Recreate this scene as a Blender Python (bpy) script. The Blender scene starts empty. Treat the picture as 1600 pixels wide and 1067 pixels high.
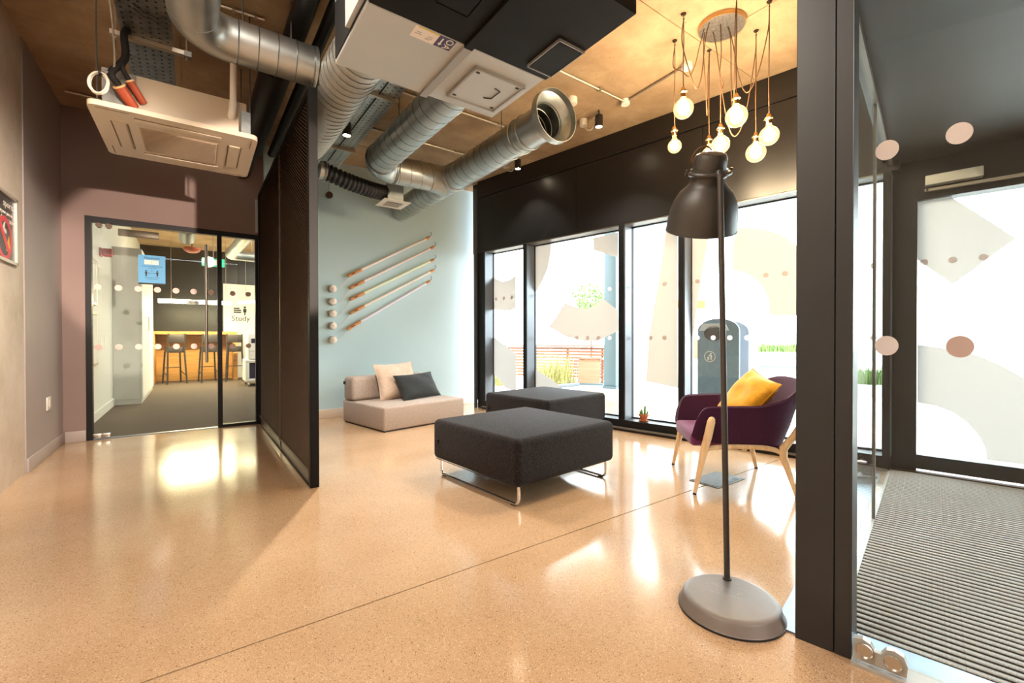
import bpy, bmesh, math, random
import numpy as np
from mathutils import Matrix, Vector, Euler

PI = math.pi
rnd = random.Random(7)
C = bpy.context.scene.collection
scene = bpy.context.scene

# ------------------------------------------------------------------ camera, sky, lights, exposure
YAW, FA = 0.62454, 0.188795          # camera heading; angle of the glass facade to the building grid
cam_d = bpy.data.cameras.new('camera')
cam = bpy.data.objects.new('camera', cam_d)
C.objects.link(cam)
cam.location = (0, 0, 1.10)
cam.rotation_euler = (Matrix.Rotation(-YAW, 3, 'Z') @ Matrix.Rotation(PI / 2 - 0.00761, 3, 'X') @ Matrix.Rotation(-0.00172, 3, 'Z')).to_euler()
cam_d.sensor_width = 36.0
cam_d.lens = 694.78 / 1600 * 36.0
cam_d.clip_start = 0.02
cam_d.clip_end = 300
scene.camera = cam

world = bpy.data.worlds.new('sky')
scene.world = world
world.use_nodes = True
wn = world.node_tree
wn.nodes.clear()
wo = wn.nodes.new('ShaderNodeOutputWorld')
wb = wn.nodes.new('ShaderNodeBackground')
wb.inputs[0].default_value = (0.90, 0.95, 1.0, 1)
wb.inputs[1].default_value = 6.5
wn.links.new(wb.outputs[0], wo.inputs[0])

vs = scene.view_settings
vs.view_transform = 'Standard'
vs.look = 'None'
vs.gamma = 1.0
vs.use_curve_mapping = False
vs.exposure = 1.5
scene.cycles.max_bounces = 10
scene.cycles.diffuse_bounces = 5
scene.cycles.glossy_bounces = 5
scene.cycles.transparent_max_bounces = 16
scene.cycles.transmission_bounces = 6
scene.cycles.sample_clamp_indirect = 6.0
scene.cycles.use_denoising = True
scene.cycles.caustics_reflective = False
scene.cycles.caustics_refractive = False


def light(name, kind, loc, power, col, rot=(0, 0, 0), size=1.0, size_y=None, spot=None, blend=.4, target=None):
    l = bpy.data.lights.new(name, kind)
    l.energy = power
    l.color = col
    if kind == 'AREA':
        l.shape = 'RECTANGLE'
        l.size = size
        l.size_y = size_y or size
    else:
        l.shadow_soft_size = size
    if kind == 'SPOT':
        l.spot_size = spot
        l.spot_blend = blend
    o = bpy.data.objects.new(name, l)
    o.location = loc
    if target is not None:
        o.rotation_euler = (Vector(target) - Vector(loc)).to_track_quat('-Z', 'Y').to_euler()
    else:
        o.rotation_euler = rot
    C.objects.link(o)
    return o


WARM = (1.0, 0.74, 0.48)
# unseen area fills added over and behind the camera to brighten the lobby
light('lobby_fill_light', 'AREA', (1.95, -2.7, 3.45), 60, (1, .92, .82), size=.4, size_y=1.6)
light('lobby_fill_light', 'AREA', (-.3, 1.25, 3.50), 36, (1, .90, .78), size=0.8, size_y=1.0)
light('lobby_fill_light', 'AREA', (-.15, 2.2, 3.52), 18, (1, .90, .78), size=.5, size_y=1.4)
light('lobby_door_spot', 'SPOT', (2.0, -2.6, 2.05), 1300, (1, .80, .66), size=.05, spot=math.radians(13.5), blend=.2, target=(-.10, 6.5, 1.95))
light('left_wall_fill', 'SPOT', (.3, 1.6, 2.75), 380, (1, .86, .72), size=.12, spot=math.radians(54), blend=.9, target=(-1.1, 4.85, 1.2))  # added fill without a fixture, brightens the left concrete wall
# study room behind the glass door
light('study_lamp', 'AREA', (0.2, 12.9, 1.93), 60, (1, .80, .46), size=1.3, size_y=.08)
light('study_fill_light', 'AREA', (2.0, 10.6, 3.42), 85, (1, .90, .74), size=.9, size_y=4.0)  # unseen fill added to brighten the study room


# ------------------------------------------------------------------ materials
def lin(c):
    return tuple((x / 255 / 12.92) if x / 255 <= .04045 else ((x / 255 + .055) / 1.055) ** 2.4 for x in c)


MATS = {}


def mat(name, col, rough=.5, metal=0.0, noise=None, bump=None, coat=0.0, spec=.5, emit=None, sheen=0.0, stretch=None):
    """noise=(scale, amount): value variation; bump=(scale, strength)."""
    if name in MATS:
        return MATS[name]
    m = bpy.data.materials.new(name)
    m.use_nodes = True
    nt = m.node_tree
    b = nt.nodes['Principled BSDF']
    c = lin(col)
    b.inputs['Base Color'].default_value = (*c, 1)
    b.inputs['Roughness'].default_value = rough
    b.inputs['Metallic'].default_value = metal
    b.inputs['Coat Weight'].default_value = coat
    b.inputs['Specular IOR Level'].default_value = spec
    if sheen:
        b.inputs['Sheen Weight'].default_value = sheen
    tc = nt.nodes.new('ShaderNodeTexCoord')
    src = tc.outputs['Object']
    if stretch:
        mp = nt.nodes.new('ShaderNodeMapping')
        mp.inputs['Scale'].default_value = stretch
        nt.links.new(src, mp.inputs[0])
        src = mp.outputs[0]
    if noise:
        n = nt.nodes.new('ShaderNodeTexNoise')
        n.inputs['Scale'].default_value = noise[0]
        n.inputs['Detail'].default_value = 5
        nt.links.new(src, n.inputs['Vector'])
        mx = nt.nodes.new('ShaderNodeMix')
        mx.data_type = 'RGBA'
        a = noise[1]
        mx.inputs[6].default_value = (*[max(0, v * (1 - a)) for v in c], 1)
        mx.inputs[7].default_value = (*[min(1, v * (1 + a)) for v in c], 1)
        rp = nt.nodes.new('ShaderNodeValToRGB')
        rp.color_ramp.elements[0].position = .3
        rp.color_ramp.elements[1].position = .7
        nt.links.new(n.outputs[0], rp.inputs[0])
        nt.links.new(rp.outputs[0], mx.inputs[0])
        nt.links.new(mx.outputs[2], b.inputs['Base Color'])
    if bump:
        n2 = nt.nodes.new('ShaderNodeTexNoise')
        n2.inputs['Scale'].default_value = bump[0]
        n2.inputs['Detail'].default_value = 3
        nt.links.new(src, n2.inputs['Vector'])
        bp = nt.nodes.new('ShaderNodeBump')
        bp.inputs['Strength'].default_value = bump[1]
        bp.inputs['Distance'].default_value = .01
        nt.links.new(n2.outputs[0], bp.inputs['Height'])
        nt.links.new(bp.outputs[0], b.inputs['Normal'])
    if emit:
        b.inputs['Emission Color'].default_value = (*emit[0], 1)
        b.inputs['Emission Strength'].default_value = emit[1]
    MATS[name] = m
    return m


def glass_mat(name, tint=(.93, .97, .96), refl=.02, boost=1.0):
    m = bpy.data.materials.new(name)
    m.use_nodes = True
    nt = m.node_tree
    nt.nodes.clear()
    out = nt.nodes.new('ShaderNodeOutputMaterial')
    tr = nt.nodes.new('ShaderNodeBsdfTransparent')
    tr.inputs[0].default_value = (*tint, 1)
    gl = nt.nodes.new('ShaderNodeBsdfGlossy')
    gl.inputs['Roughness'].default_value = refl
    lw_ = nt.nodes.new('ShaderNodeLayerWeight')            # Schlick reflectance, the same from both sides of the pane
    lw_.inputs[0].default_value = .5
    pw = nt.nodes.new('ShaderNodeMath')
    pw.operation = 'POWER'
    pw.inputs[1].default_value = 5.0
    nt.links.new(lw_.outputs['Facing'], pw.inputs[0])
    ml = nt.nodes.new('ShaderNodeMath')
    ml.operation = 'MULTIPLY_ADD'
    ml.use_clamp = True
    ml.inputs[1].default_value = .9 * boost
    ml.inputs[2].default_value = .04 * boost
    nt.links.new(pw.outputs[0], ml.inputs[0])
    mx = nt.nodes.new('ShaderNodeMixShader')
    nt.links.new(ml.outputs[0], mx.inputs[0])
    nt.links.new(tr.outputs[0], mx.inputs[1])
    nt.links.new(gl.outputs[0], mx.inputs[2])
    nt.links.new(mx.outputs[0], out.inputs[0])
    MATS[name] = m
    return m


def film_mat(name, col, k):
    m = bpy.data.materials.new(name)
    m.use_nodes = True
    nt = m.node_tree
    nt.nodes.clear()
    out = nt.nodes.new('ShaderNodeOutputMaterial')
    d = nt.nodes.new('ShaderNodeBsdfDiffuse')
    t = nt.nodes.new('ShaderNodeBsdfTranslucent')
    c = lin(col)
    d.inputs[0].default_value = (*c, 1)
    t.inputs[0].default_value = (*[min(1, v * k) for v in c], 1)
    mx = nt.nodes.new('ShaderNodeMixShader')
    mx.inputs[0].default_value = .5
    nt.links.new(d.outputs[0], mx.inputs[1])
    nt.links.new(t.outputs[0], mx.inputs[2])
    nt.links.new(mx.outputs[0], out.inputs[0])
    MATS[name] = m
    return m


def concrete_mat(name, col, dark, light_, scale=1.2, rough=.8):
    m = bpy.data.materials.new(name)
    m.use_nodes = True
    nt = m.node_tree
    L = nt.links.new
    b = nt.nodes['Principled BSDF']
    b.inputs['Roughness'].default_value = rough
    b.inputs['Specular IOR Level'].default_value = .3
    tc = nt.nodes.new('ShaderNodeTexCoord')
    n = nt.nodes.new('ShaderNodeTexNoise')
    n.inputs['Scale'].default_value = scale
    n.inputs['Detail'].default_value = 8
    n.inputs['Roughness'].default_value = .65
    L(tc.outputs['Object'], n.inputs['Vector'])
    r = nt.nodes.new('ShaderNodeValToRGB')
    r.color_ramp.elements[0].position = .32
    r.color_ramp.elements[0].color = (*lin(dark), 1)
    r.color_ramp.elements[1].position = .68
    r.color_ramp.elements[1].color = (*lin(light_), 1)
    e = r.color_ramp.elements.new(.5)
    e.color = (*lin(col), 1)
    L(n.outputs[0], r.inputs[0])
    v = nt.nodes.new('ShaderNodeTexVoronoi')           # air holes
    v.inputs['Scale'].default_value = 9
    L(tc.outputs['Object'], v.inputs['Vector'])
    lt = nt.nodes.new('ShaderNodeMath')
    lt.operation = 'LESS_THAN'
    lt.inputs[1].default_value = .045
    L(v.outputs['Distance'], lt.inputs[0])
    mx = nt.nodes.new('ShaderNodeMix')
    mx.data_type = 'RGBA'
    L(lt.outputs[0], mx.inputs[0])
    L(r.outputs[0], mx.inputs[6])
    mx.inputs[7].default_value = (*[x * .45 for x in lin(dark)], 1)
    L(mx.outputs[2], b.inputs['Base Color'])
    bp = nt.nodes.new('ShaderNodeBump')
    bp.inputs['Strength'].default_value = .15
    bp.inputs['Distance'].default_value = .02
    L(n.outputs[0], bp.inputs['Height'])
    L(bp.outputs[0], b.inputs['Normal'])
    MATS[name] = m
    return m


def floor_mat():
    m = bpy.data.materials.new('polished_aggregate')
    m.use_nodes = True
    nt = m.node_tree
    L = nt.links.new
    b = nt.nodes['Principled BSDF']
    tc = nt.nodes.new('ShaderNodeTexCoord')
    n = nt.nodes.new('ShaderNodeTexNoise')
    n.inputs['Scale'].default_value = 1.1
    n.inputs['Detail'].default_value = 7
    L(tc.outputs['Object'], n.inputs['Vector'])
    r = nt.nodes.new('ShaderNodeValToRGB')
    r.color_ramp.elements[0].position = .3
    r.color_ramp.elements[0].color = (*lin((176, 142, 108)), 1)
    r.color_ramp.elements[1].position = .7
    r.color_ramp.elements[1].color = (*lin((198, 167, 135)), 1)
    L(n.outputs[0], r.inputs[0])
    cur = r.outputs[0]
    for sc, th, col, seed in ((170, .22, (112, 82, 56), 0), (82, .15, (76, 54, 40), 3.3), (210, .22, (234, 212, 182), 7.1), (280, .26, (146, 110, 78), 5.7)):
        mp = nt.nodes.new('ShaderNodeMapping')
        mp.inputs['Location'].default_value = (seed, seed * 2, 0)
        L(tc.outputs['Object'], mp.inputs[0])
        v = nt.nodes.new('ShaderNodeTexVoronoi')
        v.inputs['Scale'].default_value = sc
        L(mp.outputs[0], v.inputs['Vector'])
        n3 = nt.nodes.new('ShaderNodeTexWhiteNoise')
        L(v.outputs['Color'], n3.inputs['Vector'])
        ml = nt.nodes.new('ShaderNodeMath')
        ml.operation = 'MULTIPLY'
        ml.inputs[1].default_value = th * 1.7
        L(n3.outputs['Value'], ml.inputs[0])
        lt = nt.nodes.new('ShaderNodeMath')
        lt.operation = 'LESS_THAN'
        L(v.outputs['Distance'], lt.inputs[0])
        L(ml.outputs[0], lt.inputs[1])
        m8 = nt.nodes.new('ShaderNodeMath')
        m8.operation = 'MULTIPLY'
        m8.inputs[1].default_value = .6
        L(lt.outputs[0], m8.inputs[0])
        mx = nt.nodes.new('ShaderNodeMix')
        mx.data_type = 'RGBA'
        L(m8.outputs[0], mx.inputs[0])
        L(cur, mx.inputs[6])
        mx.inputs[7].default_value = (*lin(col), 1)
        cur = mx.outputs[2]
    L(cur, b.inputs['Base Color'])
    n4 = nt.nodes.new('ShaderNodeTexNoise')
    n4.inputs['Scale'].default_value = 3
    n4.inputs['Detail'].default_value = 6
    L(tc.outputs['Object'], n4.inputs['Vector'])
    mr = nt.nodes.new('ShaderNodeMapRange')
    mr.inputs[3].default_value = .08
    mr.inputs[4].default_value = .20
    L(n4.outputs[0], mr.inputs[0])
    L(mr.outputs[0], b.inputs['Roughness'])
    b.inputs['Specular IOR Level'].default_value = .85
    MATS['floor'] = m
    return m


def wood_mat(name, c0, c1, scale=(2, 30, 30), rough=.55):
    m = bpy.data.materials.new(name)
    m.use_nodes = True
    nt = m.node_tree
    L = nt.links.new
    b = nt.nodes['Principled BSDF']
    b.inputs['Roughness'].default_value = rough
    tc = nt.nodes.new('ShaderNodeTexCoord')
    mp = nt.nodes.new('ShaderNodeMapping')
    mp.inputs['Scale'].default_value = scale
    L(tc.outputs['Object'], mp.inputs[0])
    n = nt.nodes.new('ShaderNodeTexNoise')
    n.inputs['Scale'].default_value = 1.0
    n.inputs['Detail'].default_value = 6
    n.inputs['Distortion'].default_value = .6
    L(mp.outputs[0], n.inputs['Vector'])
    r = nt.nodes.new('ShaderNodeValToRGB')
    r.color_ramp.elements[0].position = .35
    r.color_ramp.elements[0].color = (*lin(c0), 1)
    r.color_ramp.elements[1].position = .65
    r.color_ramp.elements[1].color = (*lin(c1), 1)
    L(n.outputs[0], r.inputs[0])
    L(r.outputs[0], b.inputs['Base Color'])
    MATS[name] = m
    return m


M = MATS
floor_mat()
concrete_mat('ceiling_concrete', (172, 146, 116), (146, 118, 90), (196, 170, 138), 1.3)
concrete_mat('wall_concrete', (206, 190, 172), (186, 170, 150), (220, 206, 190), 1.6, .55)
mat('grey_paint', (168, 156, 152), .55, noise=(2, .05))
mat('mauve_paint', (134, 112, 105), .6, noise=(2, .05))
mat('teal_paint', (192, 219, 226), .6, noise=(1.2, .03))
mat('baseboard_paint', (216, 198, 178), .45)
mat('grey_baseboard', (170, 156, 150), .45)
mat('black_metal', (20, 20, 22), .42, noise=(3, .12), spec=.3)
mat('black_panel', (24, 22, 22), .33, noise=(2, .12))
mat('anodised', (33, 35, 38), .42, 0, noise=(4, .12))
mat('mullion_side', (96, 100, 106), .4, .4)
mat('rail_grey', (120, 118, 114), .4, .3)
mat('dark_gasket', (14, 14, 15), .6)
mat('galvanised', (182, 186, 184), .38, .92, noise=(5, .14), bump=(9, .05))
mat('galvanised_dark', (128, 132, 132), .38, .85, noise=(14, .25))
mat('seam_steel', (120, 122, 120), .35, .9)
mat('foil_flex', (186, 184, 176), .42, .55, noise=(12, .1))
mat('unit_grey', (176, 179, 180), .45, noise=(2, .03))
mat('unit_black', (20, 17, 15), .5, noise=(5, .25), spec=.1)
mat('channel_grey', (150, 146, 140), .4, .3)
mat('label_white', (224, 214, 204), .5)
mat('label_navy', (52, 46, 84), .4)
mat('label_yellow', (214, 190, 70), .5)
mat('print_grey', (150, 142, 138), .6)
mat('white_plastic', (232, 226, 216), .4)
mat('cassette_white', (204, 190, 170), .42)
mat('grille_beige', (168, 150, 128), .6)
mat('slot_dark', (120, 100, 82), .6)
mat('copper_sleeve', (168, 74, 44), .45, noise=(9, .2))
mat('sleeve_lip', (226, 184, 130), .5)
mat('black_foam', (16, 14, 14), .75)
mat('black_rubber', (20, 20, 21), .5)
mat('black_pipe', (18, 16, 16), .45)
mat('cable_white', (224, 214, 200), .5)
mat('cable_grey', (150, 138, 124), .5)
mat('strut_steel', (190, 178, 160), .35, .8)
mat('chrome', (225, 222, 216), .12, 1.0)
mat('brushed_steel', (198, 190, 180), .28, 1.0, noise=(60, .1), stretch=(1, 1, 30))
mat('steel_plate', (128, 140, 152), .36, .9, noise=(8, .12))
mat('white_rail', (166, 165, 160), .35)
mat('ottoman_wool', (30, 26, 28), .95, noise=(85, .85), bump=(150, .6), sheen=.08, spec=.2)
mat('sofa_fabric', (164, 147, 134), .9, noise=(60, .16), bump=(200, .35), sheen=.2)
mat('cushion_beige', (196, 172, 152), .9, noise=(30, .08), bump=(160, .3), sheen=.2)
mat('cushion_black', (25, 28, 28), .85, noise=(70, .5), bump=(110, .7), sheen=.1)
mat('velvet_yellow', (226, 166, 22), .8, noise=(14, .2), bump=(60, .25), sheen=.35)
mat('purple_wool', (60, 20, 54), .9, noise=(160, .25), bump=(240, .3), sheen=.12, spec=.3)
mat('purple_seat', (112, 46, 98), .9, noise=(160, .2), bump=(240, .3), sheen=.25)
wood_mat('ash_wood', (222, 186, 140), (240, 212, 170), (30, 30, 3))
wood_mat('counter_wood', (172, 122, 58), (196, 144, 76), (2, 30, 30))
wood_mat('timber', (132, 82, 60), (158, 104, 78), (2, 40, 40), .7)
wood_mat('timber_light', (150, 112, 84), (168, 128, 98), (2, 40, 40), .7)
mat('lamp_grey', (60, 56, 52), .42, noise=(8, .08))
mat('lamp_base', (112, 104, 100), .45, noise=(9, .08))
mat('lamp_inside', (210, 200, 190), .5)
mat('scratch', (168, 160, 154), .5)
mat('bulb_glow', (255, 220, 170), .3, emit=((1.0, .78, .53), 55.0))
mat('bulb_core', (255, 240, 210), .3, emit=((1.0, .82, .58), 170.0))
mat('brass', (206, 164, 104), .25, 1.0)
mat('cord_brown', (104, 74, 46), .7)
mat('hook_dark', (70, 52, 38), .5, .5)
mat('rose_silver', (178, 172, 168), .35, .9, noise=(30, .4), stretch=(1, 6, 1))
mat('rose_rim', (196, 158, 104), .4, .6)
mat('spot_black', (34, 30, 30), .4)
mat('spot_lens', (255, 230, 190), .3, emit=((1.0, .80, .55), 30.0))
mat('led_strip', (255, 240, 200), .3, emit=((1.0, .82, .48), 16.0))
mat('terracotta', (190, 112, 74), .8, noise=(20, .1))
mat('cactus_green', (110, 146, 92), .7, noise=(30, .2))
mat('soil', (70, 52, 40), .9)
mat('rod_beige', (240, 230, 222), .5)
mat('rod_pink', (240, 226, 224), .5)
mat('rod_lime', (238, 242, 212), .5)
mat('rod_cream', (240, 232, 220), .5)
mat('rod_lilac', (232, 228, 238), .5)
mat('leather_tan', (206, 144, 88), .6, noise=(20, .12))
mat('ceramic', (236, 226, 214), .35)
mat('print_black', (26, 22, 22), .6)
mat('poster_black', (46, 38, 40), .45)
mat('poster_red', (212, 50, 66), .5)
mat('poster_yellow', (232, 166, 36), .5)
mat('poster_white', (226, 214, 204), .5)
mat('frame_silver', (206, 196, 184), .35, .6)
mat('notice_blue', (78, 158, 208), .5)
mat('notice_pink', (240, 214, 206), .5)
mat('dot_pink', (226, 196, 186), .6)
mat('corridor_white', (226, 226, 220), .6)
mat('cupboard_grey', (188, 186, 180), .55)
mat('carpet', (78, 66, 56), .95, noise=(120, .3), bump=(200, .4))
mat('black_wall', (34, 32, 28), .35, noise=(1.5, .25))
mat('stool_dark', (44, 38, 36), .5)
mat('printer_white', (222, 220, 222), .45)
mat('printer_navy', (44, 42, 66), .4)
mat('beacon_red', (176, 30, 40), .3)
mat('green_sign', (30, 130, 90), .4, emit=((.05, .5, .3), .5))
mat('bronze', (92, 76, 64), .4, .5)
mat('mat_dark', (30, 29, 29), .95)
mat('mat_rib', (168, 168, 170), .85, noise=(220, .3))
mat('vest_ceiling', (17, 19, 19), .5, noise=(2, .3))
mat('mesh_steel', (98, 82, 68), .45, .3)
mat('mesh_back', (22, 17, 14), .12, spec=.6)
mat('post_black', (16, 13, 12), .5, spec=.2)
mat('kick_plate', (84, 62, 46), .3, .5)
mat('paving', (168, 166, 162), .9, noise=(1, .06))
mat('bin_navy', (100, 128, 152), .5, noise=(12, .12))
mat('bin_pale', (176, 186, 200), .5)
mat('ext_column', (96, 112, 118), .6)
mat('ext_white', (206, 206, 204), .8)
mat('ext_window', (74, 92, 110), .3)
mat('ext_yellow', (120, 90, 14), .6)
mat('leaf_green', (104, 134, 66), .7, noise=(3, .35))
mat('leaf_dry', (176, 168, 108), .8, noise=(3, .35))
mat('trunk', (80, 64, 50), .9)
mat('kerb_grey', (110, 116, 122), .8)
mat('socket_lid', (112, 112, 110), .75, 0, noise=(30, .15))
mat('shoe_brown', (48, 34, 26), .6)
glass_mat('glass')
glass_mat('vest_glass', (.965, .985, .98), boost=.5)
glass_mat('bulb_globe', (1, .93, .80))
nt_ = MATS['bulb_globe'].node_tree                       # amber glow of the lit globe
ad_ = nt_.nodes.new('ShaderNodeAddShader')
em_ = nt_.nodes.new('ShaderNodeEmission')
em_.inputs[0].default_value = (1, .66, .30, 1)
em_.inputs[1].default_value = .30
o_ = nt_.nodes['Material Output'] if 'Material Output' in nt_.nodes else [n for n in nt_.nodes if n.type == 'OUTPUT_MATERIAL'][0]
l_ = o_.inputs[0].links[0].from_socket
nt_.links.new(l_, ad_.inputs[0])
nt_.links.new(em_.outputs[0], ad_.inputs[1])
nt_.links.new(ad_.outputs[0], o_.inputs[0])
film_mat('film_beige', (190, 179, 168), .60)
film_mat('film_white', (188, 183, 178), .56)
film_mat('film_warm', (192, 182, 168), .57)
film_mat('film_dot', (214, 200, 198), .95)
film_mat('film_dot_big', (214, 196, 188), .6)
film_mat('film_dot_tan', (188, 156, 144), .6)


# ------------------------------------------------------------------ mesh helpers
class MB:
    """Collects shapes into one bmesh."""

    def __init__(s):
        s.bm = bmesh.new()

    def box(s, x0, x1, y0, y1, z0, z1, bev=0.0, seg=2, mx=None):
        m = Matrix.Translation(((x0 + x1) / 2, (y0 + y1) / 2, (z0 + z1) / 2)) @ Matrix.Diagonal((abs(x1 - x0), abs(y1 - y0), abs(z1 - z0), 1))
        if mx is not None:
            m = mx @ m
        vs_ = bmesh.ops.create_cube(s.bm, size=1.0, matrix=m)['verts']
        if bev > 0:
            es = list({e for v in vs_ for e in v.link_edges})
            bmesh.ops.bevel(s.bm, geom=es, offset=bev, segments=seg, affect='EDGES', profile=.5)
        return s

    def ring(s, c, ax, ay, r, seg):
        return [s.bm.verts.new(c + (ax * math.cos(2 * PI * i / seg) + ay * math.sin(2 * PI * i / seg)) * r) for i in range(seg)]

    def skin(s, rings, closed=False, cap=True):
        n = len(rings)
        for k in range(n if closed else n - 1):
            a, b = rings[k], rings[(k + 1) % n]
            m = len(a)
            for i in range(m):
                s.bm.faces.new((a[i], a[(i + 1) % m], b[(i + 1) % m], b[i]))
        if cap and not closed:
            s.bm.faces.new(rings[0][::-1])
            s.bm.faces.new(rings[-1])
        return s

    def tube(s, pts, r, seg=8, closed=False, radii=None, cap=True):
        P = [Vector(p) for p in pts]
        n = len(P)
        T = []
        for i in range(n):
            if closed:
                t = P[(i + 1) % n] - P[i - 1]
            else:
                t = P[min(i + 1, n - 1)] - P[max(i - 1, 0)]
            T.append(t.normalized())
        up = Vector((0, 0, 1)) if abs(T[0].z) < .9 else Vector((1, 0, 0))
        a = T[0].cross(up).normalized()
        rings = []
        for i in range(n):
            a = (a - T[i] * a.dot(T[i])).normalized()
            b = T[i].cross(a)
            rings.append(s.ring(P[i], a, b, radii[i] if radii else r, seg))
        return s.skin(rings, closed, cap)

    def cyl(s, p0, p1, r0, r1=None, seg=16, cap=True):
        return s.tube([p0, p1], r0, seg, radii=[r0, r0 if r1 is None else r1], cap=cap)

    def lathe(s, prof, seg=32, mx=None, cap=False):
        rings = []
        for r, z in prof:
            row = []
            for i in range(seg):
                a = 2 * PI * i / seg
                v = Vector((r * math.cos(a), r * math.sin(a), z))
                row.append(s.bm.verts.new(mx @ v if mx is not None else v))
            rings.append(row)
        return s.skin(rings, False, cap)

    def prism(s, poly, z0, z1, mx=None):
        f = lambda x, y, z: s.bm.verts.new(mx @ Vector((x, y, z)) if mx is not None else Vector((x, y, z)))
        a = [f(x, y, z0) for x, y in poly]
        b = [f(x, y, z1) for x, y in poly]
        n = len(a)
        for i in range(n):
            s.bm.faces.new((a[i], a[(i + 1) % n], b[(i + 1) % n], b[i]))
        s.bm.faces.new(a[::-1])
        s.bm.faces.new(b)
        return s

    def ball(s, c, r, mx=None, u=20, v=12):
        m = Matrix.Translation(c) @ Matrix.Diagonal((r, r, r, 1)) if not isinstance(r, tuple) else Matrix.Translation(c) @ Matrix.Diagonal((*r, 1))
        bmesh.ops.create_uvsphere(s.bm, u_segments=u, v_segments=v, radius=1, matrix=mx @ m if mx is not None else m)
        return s

    def quad(s, *p):
        s.bm.faces.new([s.bm.verts.new(Vector(q)) for q in p])
        return s

    def mesh(s, name, smooth=35):
        bmesh.ops.recalc_face_normals(s.bm, faces=s.bm.faces[:])
        me = bpy.data.meshes.new(name)
        s.bm.to_mesh(me)
        s.bm.free()
        if smooth:
            me.shade_smooth()
            me.set_sharp_from_angle(angle=math.radians(smooth))
        return me


def obj(name, mb, material, parent=None, loc=(0, 0, 0), rot=(0, 0, 0), smooth=35, kind=None, label=None):
    me = mb.mesh(name, smooth) if isinstance(mb, MB) else mb
    o = bpy.data.objects.new(name, me)
    C.objects.link(o)
    if material and not me.materials:
        me.materials.append(MATS[material])
    o.location = loc
    o.rotation_euler = rot
    if parent:
        o.parent = parent
    if kind:
        o['kind'] = kind
    if label:
        o['label'] = label
    return o


def tag(o, label, cat, group=None):
    o['label'] = label
    o['category'] = cat
    if group:
        o['group'] = group
    return o


def thing(name, label, cat, loc=(0, 0, 0), rotz=0.0, group=None, rot=None):
    o = bpy.data.objects.new(name, None)
    C.objects.link(o)
    o.empty_display_size = .1
    o.location = loc
    o.rotation_euler = rot if rot else (0, 0, rotz)
    return tag(o, label, cat, group)


def struct(name, label, mb=None, material=None, loc=(0, 0, 0), rotz=0.0, smooth=35):
    if mb is None:
        o = bpy.data.objects.new(name, None)
        C.objects.link(o)
        o.location = loc
        o.rotation_euler = (0, 0, rotz)
    else:
        o = obj(name, mb, material, None, loc, (0, 0, rotz), smooth)
    o['kind'] = 'structure'
    o['label'] = label
    return o


def copy_tree(o, parent=None):
    c = o.copy()
    C.objects.link(c)
    if parent:
        c.parent = parent
    for ch in list(o.children):
        copy_tree(ch, c)
    return c


def B(*a, **k):
    return MB().box(*a, **k)


def spline(pts, n=8, closed=False):
    P = [Vector(p) for p in pts]
    out = []
    m = len(P)
    for i in range(m if closed else m - 1):
        p0 = P[i - 1] if (closed or i > 0) else P[0]
        p1 = P[i]
        p2 = P[(i + 1) % m]
        p3 = P[(i + 2) % m] if (closed or i + 2 < m) else P[-1]
        for k in range(n):
            t = k / n
            out.append(.5 * ((2 * p1) + (p2 - p0) * t + (2 * p0 - 5 * p1 + 4 * p2 - p3) * t * t + (3 * p1 - p0 - 3 * p2 + p3) * t ** 3))
    if not closed:
        out.append(P[-1])
    return out


def frame(o, x, y):
    """matrix with origin o and axes x, y (z = x cross y)"""
    o, x, y = Vector(o), Vector(x).normalized(), Vector(y).normalized()
    z = x.cross(y)
    return Matrix(((x.x, y.x, z.x, o.x), (x.y, y.y, z.y, o.y), (x.z, y.z, z.z, o.z), (0, 0, 0, 1)))


def text(name, body, size, material, parent, mx, align='CENTER', ext=.0006, sx=1.0):
    cu = bpy.data.curves.new(name, 'FONT')
    cu.body = body
    cu.size = size
    cu.align_x = align
    cu.align_y = 'CENTER'
    cu.extrude = ext
    cu.resolution_u = 3
    t = bpy.data.objects.new(name, cu)
    C.objects.link(t)
    dg = bpy.context.evaluated_depsgraph_get()
    me = bpy.data.meshes.new_from_object(t.evaluated_get(dg))
    bpy.data.objects.remove(t)
    bpy.data.curves.remove(cu)
    me.transform(mx @ Matrix.Diagonal((sx, 1, 1, 1)))
    me.name = name
    me.materials.clear()
    return obj(name, me, material, parent)


def fpt(n, d, z=0.0):
    """facade frame (n outwards, d along the glass) to world"""
    return (n * math.cos(FA) - d * math.sin(FA), n * math.sin(FA) + d * math.cos(FA), z)


def fpoly(poly, n0, n1):
    """polygon given as (d, z) on the facade, extruded from n0 to n1 (facade-frame coordinates)"""
    mb = MB()
    a = [mb.bm.verts.new((n0, d, z)) for d, z in poly]
    if n1 is None:                                          # a film: one sheet
        mb.bm.faces.new(a)
        return mb
    b = [mb.bm.verts.new((n1, d, z)) for d, z in poly]
    k = len(a)
    for i in range(k):
        mb.bm.faces.new((a[i], a[(i + 1) % k], b[(i + 1) % k], b[i]))
    mb.bm.faces.new(a)
    mb.bm.faces.new(b[::-1])
    return mb


def fdisc(d, z, rd, rz, n0, n1, seg=20):
    return fpoly([(d + rd * math.cos(2 * PI * i / seg), z + rz * math.sin(2 * PI * i / seg)) for i in range(seg)], n0, n1)


CEIL = 3.56
YB, YT, XL = 6.57, 6.466, -1.11

# ------------------------------------------------------------------ floor and ceiling
fl = struct('floor', 'polished tan aggregate concrete floor with one saw-cut joint')
jy = 1.84
obj('slab', B(-3.2, 6.9, -4.2, jy - .004, -.12, 0), 'floor', fl)
obj('slab', B(-3.2, 6.9, jy + .004, YB, -.12, 0), 'floor', fl)
obj('joint', B(-3.2, 6.9, jy - .004, jy + .004, -.12, -.006), 'soil', fl)

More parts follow.
